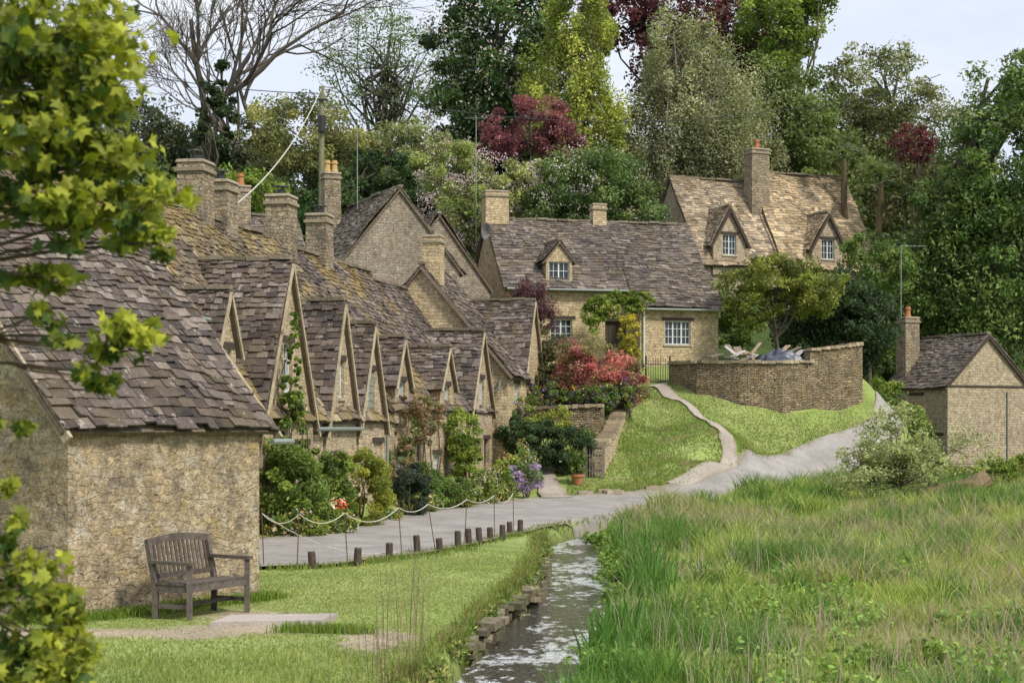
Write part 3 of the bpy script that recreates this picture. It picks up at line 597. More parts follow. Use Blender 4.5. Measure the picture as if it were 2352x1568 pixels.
tube(h.G('gutter'),[h.T(29.62,-.35,3.9),h.T(29.6,-.3,3.6),h.T(29.6,.1,3.3),h.T(29.6,.1,.1)],.045,8)
h.done()
h=House('gabled_stone_house',-8.25,65.0,math.atan2(.4,.917),(M_upper,M_roof))
h.xgable(2.45,4.9,0,6.5,8.3,11.3,base=2,pal=PAL_G,verge=False,oh=.2)
h.xgable(5.2,4.4,3.2,8,7.9,10.8,base=2,pal=PAL_G,verge=False)
h.block(-3.6,4.2,3.6,4,8.7,10.7,base=2,pal=PAL_G)
h.chimney(1.5,6,10,12.7,.68,.6,('ypot','ypot')); h.chimney(-2.2,6.2,10,12.0,.68,.6,('pot',))
h.done()
h=House('stone_farmhouse',-2.16,72,math.radians(16.5),(M_mid,M_roof))
h.block(0,0,9.05,6,8.15,11.15,base=3,pal=PAL_G,ohe=.25,F=[(1.95,5.9,.95,.9),(4.35,4.9,.95,1.85,'door')])
h.wall((5.6,-.85),(9.1,-.85),[(0,3),(3.5,3),(3.5,7.35),(0,7.35)],[(1.1,5.75,1.15,1.0)])
h.wall((5.6,0.2),(5.6,-.85),[(0,3),(1.05,3),(1.05,7.35),(0,8.3)]); h.wall((9.1,-.85),(9.1,.5),[(0,3),(1.35,3),(1.35,8.5),(0,7.35)])
h.roof((5.35,-1.1,7.25),(9.3,-1.1,7.25),(9.3,.75,9.05),(5.35,.75,9.05),PAL_G)
h.xgable(2.35,1.15,.05,2.2,9.3,10.0,base=8.1,ops=[(-.45,8.42,.9,.78,'win',0)],pal=PAL_G,course=.14,width=.2,oh=.2,verge=False)
tube(h.G('gutter'),[h.T(0,-.32,8.0),h.T(5.35,-.32,8.0)],.05,8,cap=True); tube(h.G('gutter'),[h.T(5.4,-1.15,7.2),h.T(9.3,-1.15,7.2)],.05,8,cap=True)
tube(h.G('frame'),[h.T(5.75,-.93,7.2),h.T(5.75,-.93,4.5)],.04,8); 
h.chimney(.35,3,10.6,12.45,1.0,.75,(),'walls'); h.chimney(5.0,3,10.8,12.05,.6,.55,(),'walls')
c=h.T(-.25,2.2,10.6); a=np.arange(12)*math.pi/6
V=[c+np.array((-.02,-.02,0))]+[c+np.array((.3*math.cos(q)*.7,-.12,.38*math.sin(q))) for q in a]; h.G('satellite_dish').add(V,[[0,k+1,(k+1)%12+1] for k in range(12)],(.12,.12,.13))
tube(h.G('gutter'),[h.T(-.25,2.2,10.55),h.T(0,2.6,10.4)],.03,6)
h.done()
h=House('dormered_stone_house',7.26,88,math.radians(25),(M_top,M_rooft))
h.block(0,0,4.8,6.4,10.75,15.2,base=7,pal=PAL_T2,ohe=.3)
h.block(4.8,-.1,5.8,6.6,10.75,15.75,base=7,pal=PAL_T,ohe=.3)
h.xgable(1.55,1.9,-.15,2.4,11.7,13.35,base=10,ops=[(-.38,11.0,.78,1.05)],pal=PAL_T2,course=.15,width=.2,oh=.2,verge=False)
h.xgable(7.4,1.9,-.25,2.4,11.7,13.35,base=10,ops=[(-.38,11.0,.78,1.05)],pal=PAL_T,course=.15,width=.2,oh=.2,verge=False)
for xc,yf in((1.55,-.3),(7.4,-.4)):
    for sx in(-1,1): beam(h.G('timber'),h.T(xc+sx*1.15,yf,11.35),h.T(xc,yf,13.3),.05,.14)
h.chimney(4.6,2.2,13.3,16.9,1.05,.8,('pot',))
h.wall((4.5,-.12),(4.5,3.1),[(0,10.3),(3.2,10.3),(3.2,15.4),(0,10.9)])
h.block(-1.6,7,4,4,12,14.6,base=7,pal=PAL_T2)
h.done()
ah=math.atan2(2.05,4.1)
h=House('small_stone_house',17.6,79,ah,(M_top,M_roof))
h.xgable(2.3,4.6,0,4.6,4.15,6.45,base=-1,pal=PAL_G,oh=.2,verge=False)
h.wall((0-.012,4.6),(0-.012,0),[(0,-1),(4.6,-1),(4.6,4.1),(0,4.1)],[(1.9,2.6,.9,1.15),(2.0,.5,.9,1.1),(3.4,0.0,.8,1.9,'door')])
h.chimney(.9,4.0,4.6,7.5,.8,.7,('pot',))
beam(h.G('timber'),h.T(-.1,-.1,4.1),h.T(2.3,-.1,6.4),.06,.12); beam(h.G('timber'),h.T(4.7,-.1,4.1),h.T(2.3,-.1,6.4),.06,.12)
beam(h.G('timber'),h.T(.1,-.03,4.15),h.T(4.5,-.03,4.15),.04,.07)
tube(h.G('gutter'),[h.T(3.4,-.05,3.9),h.T(3.4,-.05,0)],.03,6)
tube(h.G('gutter'),[h.T(.5,4.0,6.9),h.T(.5,4.0,10.9)],.025,6); tube(h.G('gutter'),[h.T(.5,4,10.85),h.T(1.7,3.6,10.85)],.02,6)
for k in range(6): beam(h.G('gutter'),h.T(.6+k*.2,4-k*.06-.2,10.85),h.T(.6+k*.2,4-k*.06+.2,10.85),.012,.012)
for k in range(8): beam(h.G('gutter'),h.T(.42,4.0,7.4+k*.4),h.T(.58,4,7.4+k*.4),.012,.012)
h.done()

# ---------------------------------------------------------------- stone garden walls
def stonewall(name,pts,th=.45,mat=M_dry,cope=True,ch=1.0):
    e=empty(name); g=Geo(); P=np.array(pts,float)
    t=np.linspace(0,len(P)-1,(len(P)-1)*6+1); Q=np.stack([np.interp(t,range(len(P)),P[:,k]) for k in range(4)],1)
    d=np.gradient(Q[:,:2],axis=0); d/=np.linalg.norm(d,axis=1)[:,None]; nr=np.stack([-d[:,1],d[:,0]],1)
    n=len(Q); fr=Q[:,:2]; bk=Q[:,:2]+nr*th
    V=np.concatenate([np.c_[fr,Q[:,2]-.5],np.c_[fr+nr*.06,Q[:,3]],np.c_[bk,Q[:,3]],np.c_[bk,Q[:,2]-.5]])
    F=[]
    for k in range(n-1):
        for r in range(3): F.append([r*n+k,r*n+k+1,(r+1)*n+k+1,(r+1)*n+k])
    F+= [[0,n,2*n,3*n],[n-1,2*n-1,3*n-1,4*n-1]]
    g.add(V,F); build(g,'masonry',mat,e)
    if cope:
        g=Geo(); 
        for k in range(n-1):
            L_=np.linalg.norm(Q[k+1,:2]-Q[k,:2]); m_=max(1,int(L_/.28))
            for j in range(m_):
                s=(j+.5)/m_; c=Q[k]*(1-s)+Q[k+1]*s; a=np.r_[c[:2]-nr[k]*.02,c[3]+.04*ch+rng.uniform(0,.03)]; b=np.r_[c[:2]+nr[k]*(th+.02),c[3]+.04*ch+rng.uniform(0,.03)]
                beam(g,a,b,L_/m_*.93,rng.uniform(.08,.15)*ch,np.array((.38,.31,.21))*rng.uniform(.6,1.25))
        build(g,'coping',M_trim,e)
    return e
stonewall('dry_stone_wall',[(4.53,71,4.0,4.85),(5.48,68.9,3.3,4.8),(7.1,68,2.6,4.77),(8.8,68,2.3,4.77),(10.2,69.3,2.1,4.85)])
stonewall('dry_stone_wall',[(10.05,69.2,2.1,5.3),(11.3,69.8,2.3,5.45),(12.35,70.6,2.6,5.6)],.5)
stonewall('garden_retaining_wall',[(-1.3,62.2,1.6,2.9),(.3,61.4,1.6,2.95),(1.6,61.2,1.6,3.0)],.4)
stonewall('garden_stair_wall',[(1.55,57.9,.3,1.55),(2.1,60.5,1.2,2.1),(2.9,66,2.7,3.55),(3.3,69.5,3.2,4.2)],.5,M_row)
# rough, mossy edging stones set into the left bank
e=empty('stream_bank_wall'); g=Geo()
yy=19.6
while yy<33:
    cxs=np.interp(yy,SC[:,1],SC[:,0]); sw=np.interp(yy,SC[:,1],SW); l=rng.uniform(.12,.42)
    dx_=np.interp(yy+.5,SC[:,1],SC[:,0])-np.interp(yy-.5,SC[:,1],SC[:,0]); wob=(vnoise(np.array([yy]),np.array([0.]),.9,88)[0]-.5)*.16
    for lv in range(4):
        if rng.uniform()<.28: continue
        x0=cxs-sw-.10-.02*(3-lv)+wob+rng.normal()*.03; z0=-.50+lv*.105+rng.normal()*.015
        beam(g,(x0,yy+rng.normal()*.06,z0),(x0+dx_*l+rng.normal()*.03,yy+l*.92,z0+rng.normal()*.02),.16+rng.uniform(0,.09),rng.uniform(.06,.10),np.array((.20,.165,.11))*rng.uniform(.45,1.35))
    yy+=l
build(g,'blocks',attr_mat('bank_stone',1,.35,(.33,.31,.25),.85,(.07,.09,.03),.9,.02,7,(.57,.67),2.4),e)

# ---------------------------------------------------------------- street furniture
def bench():
    e=empty('park_bench'); dx=unit((.5,1.1,0)); dy=np.array((-dx[1],dx[0],0)); o=np.array((-4.38,20.55,H1(-4.3,20.9)+.01)); g={}
    T=lambda x,y,z:o+dx*x+dy*y+np.array((0,0,z)); Lb=1.25;col=(.105,.087,.073)
    def G(k): return g.setdefault(k,Geo())
    def c(): return np.array(col)*rng.uniform(.7,1.3)
    for i,x in enumerate((0.03,Lb-.03)):
        beam(G('leg_%d'%(i+1)),T(x,0,-.05),T(x,0,.64),.06,.06,c()); beam(G('leg_%d'%(i+3)),T(x,.5,-.05),T(x,.5,.42),.06,.07,c()); beam(G('leg_%d'%(i+3)),T(x,.5,.4),T(x,.62,.93),.06,.06,c())
        beam(G('arm_%d'%(i+1)),T(x,-.06,.665),T(x,.56,.675),.09,.04,c()); beam(G('side_rail_%d'%(i+1)),T(x,.03,.36),T(x,.48,.36),.045,.08,c()); beam(G('side_rail_%d'%(i+1)),T(x,.03,.15),T(x,.48,.15),.035,.05,c())
    for k in range(6): beam(G('seat'),T(-.0,.02+k*.085,.42),T(Lb,.02+k*.085,.42-.004*k),.068,.025,c())
    beam(G('seat'),T(.06,-.0,.365),T(Lb-.06,0,.365),.035,.08,c())
    beam(G('backrest'),T(.06,.525,.5),T(Lb-.06,.525,.5),.04,.06,c())
    n=9; pts=[T(Lb*k/n,.615,.90+.05*math.sin(math.pi*k/n)) for k in range(n+1)]
    for k in range(n): beam(G('backrest'),pts[k],pts[k+1],.045,.085,c())
    for k in range(13):
        x=.12+k*(Lb-.24)/12; beam(G('backrest'),T(x,.53,.5),T(x,.61,.90+.04*math.sin(math.pi*x/Lb)),.045,.015,c(),up=dy)
    beam(G('stretcher'),T(.05,.25,.15),T(Lb-.05,.25,.15),.03,.05,c())
    for k,v in g.items(): build(v,k,M_wood,e)
bench()
g=Geo(); zz=H1(-3.4,20.5)+.06
V=[(-4.0,19.95),(-2.75,20.2),(-2.65,20.95),(-3.9,20.75)]
Vb=[(x,y,z) for z in(zz-.12,zz) for x,y in V]; g.add(Vb,BF); build(g,'concrete_slab',road_mat('concrete',(.34,.295,.26),(.46,.41,.365)))
for k,(x,y) in enumerate([(-4.83,27.9),(-3.95,28.1),(-3.32,28.75),(-2.92,30.2),(-2.52,31.5),(-2.14,31.9),(-1.87,32.8),(-1.70,33.5),(-1.50,33.9),(-1.34,35),(-1.12,35.6),(-1.0,36.9),(-.8,37.6)]):
    g=Geo(); z=H1(x,y); hh=rng.uniform(.26,.36); r=.065; tl=rng.normal(size=2)*.025
    tube(g,[(x,y,z-.1),(x+tl[0]*.9,y+tl[1],z+hh-.03),(x+tl[0],y+tl[1],z+hh)],[r,r*.97,r*.8],10,(.075,.055,.045)); tube(g,[(x+tl[0],y+tl[1],z+hh-.012),(x+tl[0],y+tl[1],z+hh)],[r*.8,r*.78],10,(.2,.17,.14),True)
    build(g,'wooden_bollard',M_wood)
e=empty('rope_fence'); gr=Geo(); gp=Geo(); tops=[]
for x,y in [(-4.75,28.0),(-4.2,28.1),(-3.5,28.9),(-2.8,30.6),(-2.25,32),(-1.75,34),(-1.35,36),(-.95,38.2)]:
    z=H1(x,y); tx=x+rng.normal()*.05; tp=(tx,y,z+.88); tube(gp,[(x+rng.normal()*.06,y,z-.1),tp,(tx+.02,y,z+.95)],.009,6); tops.append(np.array(tp))
for i in range(len(tops)-1):
    a,b=tops[i],tops[i+1]; s=np.linspace(0,1,12)[:,None]; p=a*(1-s)+b*s; p[:,2]-=(4*s*(1-s))[:,0]*rng.uniform(.08,.2); tube(gr,p,.009,6)
a=tops[0];b=np.array((-2.8,30.6,.1)); s=np.linspace(0,1,14)[:,None]; p=a*(1-s)+b*s; p[:,2]-=(4*s*(1-s))[:,0]*.25; p[:,2]=np.maximum(p[:,2],.1); tube(gr,p,.007,6)
build(gp,'iron_rods',M_rust,e); build(gr,'rope',M_rope,e)
e=empty('utility_pole'); g=Geo(); tube(g,[(-10.2,75,5),(-10.18,75,17.0)],[.15,.11],10,(.19,.19,.11),True); build(g,'pole',M_wood,e)
g=Geo(); tube(g,[(-10.15,74.8,15.0),(-10.15,74.8,15.7)],.17,10,cap=True); beam(g,(-10.5,74.85,16.4),(-9.9,74.85,16.4),.08,.08); build(g,'transformer',M_iron,e)
def cable(name,a,b,sag,r,mat):
    a=np.array(a,float);b=np.array(b,float);s=np.linspace(0,1,24)[:,None];p=a*(1-s)+b*s;p[:,2]-=(4*s*(1-s))[:,0]*sag; g=Geo();tube(g,p,r,5);build(g,name,mat)
cable('overhead_cable',(-10.2,75,16.9),(-8.3,45,8.1),.5,.022,M_rope)
cable('overhead_cable',(-10.2,75,16.9),(12,95,19.5),1.0,.02,M_iron); cable('overhead_cable',(12,95,19.5),(21,96,21.6),.4,.02,M_iron)
cable('overhead_cable',(-10.2,75,16.7),(-22,76,18.7),.4,.02,M_iron)
for nm,x,y,z0,z1 in(('tv_aerial',-8.0,69.5,11,14.6),('tv_aerial',-3.5,75,10,15.7)):
    g=Geo(); tube(g,[(x,y,z0),(x,y,z1)],.022,6); beam(g,(x-.5,y,z1-.1),(x+.5,y,z1-.1),.02,.02)
    for k in range(6): beam(g,(x-.45+k*.18,y-.25,z1-.1),(x-.45+k*.18,y+.25,z1-.1),.012,.012)
    build(g,nm,M_lead)
g=Geo()
for k in range(9): beam(g,(3.72+k*.1,71.3,3.9),(3.72+k*.1,71.3,5.0+.12*math.sin(k/8*math.pi)),.022,.022)
beam(g,(3.7,71.3,4.15),(4.55,71.3,4.15),.03,.03); beam(g,(3.7,71.3,4.85),(4.55,71.3,4.85),.03,.03)
for x in(3.62,4.6): beam(g,(x,71.3,3.7),(x,71.3,5.2),.07,.07)
build(g,'iron_gate',M_iron)
g=Geo()
for k in range(6): beam(g,(.98+k*.09,57.6,H1(1.2,57.6)),(.98+k*.09,57.6,H1(1.2,57.6)+.95),.07,.02,np.array((.24,.21,.17))*rng.uniform(.8,1.2))
z=H1(1.2,57.6); beam(g,(.95,57.63,z+.25),(1.5,57.63,z+.25),.03,.07,(.22,.19,.15)); beam(g,(.95,57.63,z+.75),(1.5,57.63,z+.75),.03,.07,(.22,.19,.15))
for x in(.9,1.52): beam(g,(x,57.6,z-.1),(x,57.6,z+1.05),.1,.1,(.2,.17,.13))
build(g,'timber_gate',M_wood)
e=empty('flower_pot'); z=H1(.66,56.6); g=Geo(); tube(g,[(.66,56.6,z),(.66,56.6,z+.26),(.66,56.6,z+.27),(.66,56.6,z+.34)],[.14,.2,.235,.235],14,cap=True); build(g,'pot',M_pot,e)
g=Geo(); crown(g,[(.66,56.6,z+.75,.28,.28,.4)],.05,.8,MG); build(g,'plant',M_leaf,e)
e=empty('building_materials_pile'); g=Geo()
for k in range(22):
    x=rng.uniform(6.2,9.6);y=rng.uniform(69.2,70.2);a=rng.uniform(0,3); l=rng.uniform(.4,1.1); z=4.75+rng.uniform(0,.45)
    beam(g,(x-l/2*math.cos(a),y,z),(x+l/2*math.cos(a),y+.3,z+l*.5*math.sin(a)),rng.uniform(.1,.5),.04,random.choice([(.4,.3,.2),(.45,.43,.4),(.3,.2,.12),(.2,.16,.12)]))
build(g,'boards',M_wood,e)
g=Geo(); n=26; U,Vv=np.meshgrid(np.linspace(0,1,n),np.linspace(0,1,n)); zz=4.65+.7*np.sin(U*math.pi)**.6*np.sin(Vv*math.pi)**.6+(vnoise(U*9,Vv*9,1,8)-.5)*.34
g.add(np.stack([7.9+U*2.0,69.0+Vv*1.2,zz],-1).reshape(-1,3),[[r*n+c,r*n+c+1,(r+1)*n+c+1,(r+1)*n+c] for r in range(n-1) for c in range(n-1)]); build(g,'tarpaulin',flat_mat('tarpaulin',(.07,.08,.11),.35),e)
g=Geo(); z=H1(11.2,52.0); P=[(9.8,51.4,z+.15),(10.6,51.4,z+.35),(11.4,51.5,z+.42),(12.2,51.7,z+.55),(12.7,51.8,z+.85)]
tube(g,P,[.16,.26,.30,.33,.26],10,(.26,.18,.11),True)
for k in range(22):
    a=np.array(P[rng.integers(1,5)]); tube(g,limb_path(a,a+rand_unit(1)[0]*np.array((.9,.4,.55)),4,.1),[.07,.055,.03,.015],5,(.20,.145,.095))
build(g,'fallen_log',M_bark)

# ---------------------------------------------------------------- garden plants
bush('photinia_bush',[(1.3,64,4.35,1.35,1.2,1.15),(2.3,64,4.0,1.0,.9,.95),(.5,64,3.9,.8,.8,.85)],.055,1.1,((.38,.15,.12),(.29,.10,.08),(.42,.21,.16),(.18,.16,.065),(.13,.15,.05)))
bush('clipped_hedge',[(-1.0,66,4.8,.75,.8,1.15),(-.2,66,4.6,.75,.8,1.1),(-.8,65.5,4.0,.8,.7,.8)],.05,1.2,((.085,.105,.04),(.11,.115,.055)),inner=.8,var=.15)
bush('berberis_bush',[(-1.1,70,7.3,1.0,.8,.95),(-.8,70,6.6,.9,.8,.7)],.05,.8,((.11,.06,.06),(.08,.045,.045)))
bush('golden_shrub',[(2.75,68,5.9,.4,.4,.9),(2.9,68,5.0,.35,.4,.6)],.06,.7,((.34,.32,.04),(.26,.28,.04)))
bush('ivy_hedge',[(-.6,58.2,1.75,.8,.5,.75),(.45,58,1.55,.75,.5,.72),(-1.1,58.6,1.9,.5,.5,.6),(-1.6,59.4,2.1,.5,.5,.6)],.045,1.3,((.035,.068,.024),(.055,.10,.035)),inner=.8)
bush('golden_shrub',[(-.1,59.2,2.5,.65,.5,.45),(-.9,59.3,2.3,.4,.4,.35)],.05,1,YG)
bush('garden_border',[(-1.2,62.8,3.4,.8,.6,.6),(.1,62.9,3.35,.9,.6,.5),(1.4,62.6,3.35,.8,.6,.5),(2.3,63.2,3.5,.6,.6,.5),(-1.4,60.4,2.6,.6,.6,.7),(2.6,64.6,3.5,.5,.9,.4),(1.0,59.7,1.9,.35,.8,.3),(2.9,68.5,4.3,.4,1.2,.35)],.055,1.1,MG+((.06,.07,.055),),flowers=[((.35,.28,.05),.05,.04),((.16,.1,.3),.05,.03)])
bush('climbing_vine',[(2.4,71.9,7.3,1.3,.25,.5),(1.5,71.8,6.9,.5,.25,.8),(3.3,71.9,7.6,.8,.22,.3)],.06,.9,BG,stems=False)
bush('climbing_ivy',[(-5.75,37.3,1.9,.4,.5,1.5),(-5.6,37.0,3.7,.13,.28,1.3),(-5.55,36.2,1.0,.75,.7,1.15),(-5.0,38,.9,.55,.7,.95)],.045,1.3,((.12,.19,.032),(.16,.24,.042),(.09,.15,.03)))
bush('euonymus_bush',[(-4.4,39.0,.86,.60,.58,.82)],.03,1.9,((.25,.29,.04),(.21,.26,.036),(.15,.20,.03)),inner=.85,var=.2)
bush('box_bush',[(-3.65,42.8,.70,.46,.45,.62)],.028,1.9,((.04,.062,.035),(.055,.08,.045)),inner=.85,var=.2)
bush('garden_shrub',[(-3.4,46,.7,.5,.5,.55),(-2.9,47.5,.55,.5,.6,.45)],.04,1.2,MG)
bush('climbing_rose',[(-3.95,47.5,2.3,.5,.8,.95),(-4.2,46.5,1.3,.4,.6,.8),(-3.6,49,2.6,.4,.6,.6)],.045,.6,((.17,.15,.075),(.20,.13,.07),(.12,.16,.045)))
bush('climbing_shrub',[(-2.85,52.8,2.1,.55,.6,.95),(-2.7,52.6,1.0,.5,.6,.8)],.045,1.1,BG)
bush('perennial_border',[(-5.3,35.2,.25,.6,.6,.35),(-4.75,36.5,.25,.6,.6,.35),(-4.0,41.0,.15,.4,.8,.25),(-3.5,44.9,.25,.5,.7,.35),(-2.7,48.3,.4,.5,.8,.5),(-2.1,50,.4,.6,.8,.5),(-1.9,52,.55,.6,.7,.6),(-1.5,54.5,.7,.5,.9,.7),(-1.1,56.5,1.0,.4,.9,.8)],.045,1.2,MG+BG,flowers=[((.45,.4,.1),.03,.05),((.5,.48,.45),.03,.03)])
bush('lilac_flowers',[(-.95,53.0,.75,.5,.4,.45)],.045,1.2,((.30,.25,.38),(.12,.18,.06),(.35,.30,.42),(.10,.16,.05)))
bush('daffodils',[(-4.6,36.3,.7,.25,.3,.12)],.035,.25,((.6,.58,.35),(.55,.1,.05)),stems=False)
tree('willow_sapling',9.8,50.5,[(9.6,50.5,1.9,1.1,1.0,1.0),(10.2,50.5,1.2,1.1,1.0,.8),(8.8,50.3,1.1,.9,.8,.8),(12.0,51,1.6,.9,.8,.8,.35)],.05,.42,((.29,.35,.15),(.24,.30,.11)),.05,nl=16)
bush('hedge_bank',[(14.8,60,.6,1.2,.8,.6),(16.8,62,.8,1.3,.9,.7),(19,64,.8,1.4,.9,.7),(21.5,66,.8,1.4,.9,.7),(14,64,.5,.9,.8,.5)],.06,1,BG,stems=False)
bush('verge_shrubs',[(14.2,76.5,3.6,.9,.9,.9),(15.2,76,2.4,.8,.9,1.1),(15.9,76.5,1.5,.7,.8,.9),(14.8,73,2.4,.6,.6,.6)],.07,1,MG+BG)

# foreground maple
e=empty('maple_tree'); gb=Geo(); gl=Geo()
out=[]
for ang,r in((90,1),(72,.62),(58,.72),(38,.95),(22,.5),(5,.62),(-20,.72),(-45,.3),(-90,.28)): out.append((r*math.cos(math.radians(ang)),r*math.sin(math.radians(ang))))
full=out+[(-x,y) for x,y in out[1:-1][::-1]]; full=np.array(full)*.5
def maple_leaves(P,size,cols):
    n=len(P); nrm=rand_unit(n)*1.1+np.array((.1,-.35,.6)); nrm=unit_rows(nrm); a=unit_rows(np.cross(nrm,rand_unit(n))); b=np.cross(nrm,a); s=size*rng.uniform(.6,1.25,n)
    k=len(full); V=(P[:,None]+s[:,None,None]*(a[:,None]*full[None,:,0,None]+b[:,None]*full[None,:,1,None]-nrm[:,None]*(np.abs(full[None,:,0,None])**1.5)*.7))
    cen=P[:,None]; V=np.concatenate([V,cen],1).reshape(-1,3)
    f=np.array([[j,(j+1)%k,k] for j in range(k)]); F=(np.arange(n)[:,None,None]*(k+1)+f[None]).reshape(-1,3)
    gl.add(V,F,np.repeat(cols,k+1,axis=0))
me_=[(-2.0,6.5,3.8,.38,.6,.3,900),(-1.80,6.4,3.62,.24,.4,.27,460),(-2.02,6.5,3.35,.34,.5,.26,800),(-1.72,6.5,3.32,.22,.35,.17,330),(-1.55,6.5,3.12,.15,.25,.10,140),(-1.88,6.4,3.1,.26,.3,.13,280),(-1.5,6.4,2.98,.07,.2,.07,44),(-1.62,6.5,3.0,.1,.2,.06,48),
 (-2.0,6.5,2.88,.16,.3,.08,80),(-1.72,6.5,2.64,.2,.25,.08,150),(-1.72,6.5,2.50,.14,.2,.08,90),(-2.05,6.5,2.3,.07,.2,.07,26),(-1.93,6.5,2.73,.14,.2,.06,40),
 (-2.02,6.4,1.98,.09,.2,.12,60),(-1.96,6.4,1.70,.18,.3,.16,300),(-1.90,6.4,1.48,.17,.25,.14,230),(-1.94,6.4,1.32,.24,.3,.15,380),
 (-2.6,6.6,3.4,.45,.6,.7,500),(-2.6,6.6,1.6,.45,.6,.7,400),(-2.7,6.6,2.5,.4,.6,.5,200)]
hub=np.array((-4.6,7.4,2.5)); tube(gb,[(-4.7,7.4,-.3),(-4.6,7.4,1.2),hub,(-4.5,7.4,5)],[.22,.2,.18,.12],10,(.10,.085,.06))
for q in me_:
    c=np.array(q[:3]);r=np.array(q[3:6]); n=int(q[6]*1.0)
    st=hub+np.array((0,0,(c[2]-2.5)*.6)); pp=limb_path(st,c,7,.05); tube(gb,pp,np.linspace(.022,.004,7),5,(.10,.075,.05))
    nc_=max(3,n//16); cl=rand_unit(nc_)*(rng.uniform(.1,1,nc_)**.5)[:,None]; idx=rng.integers(0,nc_,n)
    d=cl[idx]+rand_unit(n)*rng.uniform(0,.45,n)[:,None]; P=c+d*r*1.0
    for k in range(max(2,n//25)): j=rng.integers(0,n); tube(gb,limb_path(pp[5],P[j],4,.06),[.004,.003,.002,.0015],4,(.12,.08,.04))
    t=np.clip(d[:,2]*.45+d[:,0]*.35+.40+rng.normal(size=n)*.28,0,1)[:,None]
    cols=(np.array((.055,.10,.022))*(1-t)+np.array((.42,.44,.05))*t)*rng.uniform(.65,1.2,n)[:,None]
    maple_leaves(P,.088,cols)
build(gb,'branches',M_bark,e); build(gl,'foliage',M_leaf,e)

# ---------------------------------------------------------------- grasses
def blades(name,x,y,h,w,cols,lean=.35):
    n=len(x); z=height(x,y); a=rng.uniform(0,2*math.pi,n); dx=np.cos(a)*w/2;dy=np.sin(a)*w/2
    la=rng.uniform(0,2*math.pi,n); ll=h*lean*rng.uniform(.2,1.3,n); tx=np.cos(la)*ll;ty=np.sin(la)*ll
    B1=np.stack([x-dx,y-dy,z-.02],1);B2=np.stack([x+dx,y+dy,z-.02],1)
    M1=np.stack([x-dx*.8+tx*.35,y-dy*.8+ty*.35,z+h*.6],1);M2=np.stack([x+dx*.8+tx*.35,y+dy*.8+ty*.35,z+h*.6],1)
    Tp=np.stack([x+tx,y+ty,z+h],1)
    V=np.stack([B1,B2,M2,M1,Tp],1).reshape(-1,3); k=np.arange(n)[:,None]*5
    g=Geo(); sh=np.repeat(cols,5,axis=0); g.add(V,(k+np.array([0,1,2,3])).reshape(-1,4),sh)
    F3=(k+np.array([3,2,4])); g.S.append((F3.reshape(-1),np.full(n,3)))
    return build(g,name,M_grassb)
RRa=np.array(RR); RLa=np.array(RL)
def field_pts(n,y0,y1):
    y=rng.uniform(y0,y1,n); x0=np.interp(y,SC[:,1],SC[:,0]); x0=np.where(y>41,np.interp(y,RRa[:,1],RRa[:,0])+.1,x0); x1=.33*y+3
    x=x0+(x1-x0)*rng.uniform(0,1,n); k=(stream_d(x,y)>.12+.16*vnoise(x*0,y,1.5,77)); return x[k],y[k]
x,y=field_pts(230000,12.5,64); n=len(x)
pn=vnoise(x,y,.35,21);pf=vnoise(x,y,1.6,22);p3=vnoise(x,y,.9,23);p4=vnoise(x,y,.22,24);p5=vnoise(x,y,3.5,25)
edge=np.clip(1-(stream_d(x,y)-.2)/1.0,0,1)*(y<44)
hh=(.09+.50*pf*pn+.32*p5*p3+.12*rng.uniform(size=n)+.22*(p5>.6)*(p3>.5))*np.where(y<22,.78,1.0)*(1-.25*edge)
cA=np.array((.21,.31,.055));cB=np.array((.45,.50,.15));cD=np.array((.11,.205,.045))
mx=np.clip(pf*.55+p4*.55+p5*.35-.15-.3*edge,0,1)[:,None]
col=cA*(1-mx)+cB*mx; kd=((p3>.60)|((edge>.5)&(pf>.5)))[:,None]; col=np.where(kd,cD*1.2,col); col=col*rng.uniform(.6,1.35,n)[:,None]
br=(vnoise(x,y,.45,31)>.55)&(rng.uniform(size=n)<.27); col[br]=np.array((.42,.34,.24))*rng.uniform(.7,1.3,br.sum())[:,None]; hh[br]*=1.2
blades('meadow_grass',x,y,hh,.007+.00042*y,col,.7)
x,y=field_pts(11000,12.5,60); k=vnoise(x,y,.4,33)>.48; x=x[k];y=y[k]; n=len(x)
blades('dry_stalks',x,y,rng.uniform(.35,.85,n),.005+.0002*y,np.array((.44,.36,.28))*rng.uniform(.7,1.3,n)[:,None],.35)
x,y=field_pts(620,12.5,50); k=vnoise(x,y,.6,61)>.42; x=x[k];y=y[k]
bush('meadow_weeds',[(a,b,-.12+s_*.2,s_,s_,s_*.8) for a,b,s_ in zip(x,y,rng.uniform(.12,.34,len(x)))],.045,.22,((.13,.25,.045),(.19,.30,.06)),stems=False,inner=.1,cr=.5)
n=110000; y=rng.uniform(12.5,33,n); x0=-.34*y-1; xb=np.interp(y,SC[:,1],SC[:,0]); x=x0+(xb-x0)*rng.uniform(0,1,n)
def off_lawn(x,y):
    rr=np.interp(x,RRa[:6,0],RRa[:6,1]); wd=(y>rr-.1)
    inh=((x+5.8)*-.871+(y-20.5)*.49>-.02)&((x+5.8)*.49+(y-20.5)*.871>-.05)&((x+5.8)*.49+(y-20.5)*.871<3.6)
    slab=(np.abs(x+3.3)<.72)&(np.abs(y-20.45)<.45)
    dirt_=np.zeros(len(x),bool)
    for cx,cy,rx,ry in DIRT: dirt_|=(np.hypot((x-cx)/rx,(y-cy)/ry)+(vnoise(x,y,2.5,2)-.5)*.5<.95)
    return wd|inh|slab|(dirt_&(rng.uniform(size=len(x))<.93))|(stream_d(x,y)<.2)
k=~off_lawn(x,y); x=x[k];y=y[k]; n=len(x)
pf=vnoise(x,y,1.2,41); pg=vnoise(x,y,4,42); near=np.clip((19.0-y)/3,0,1)
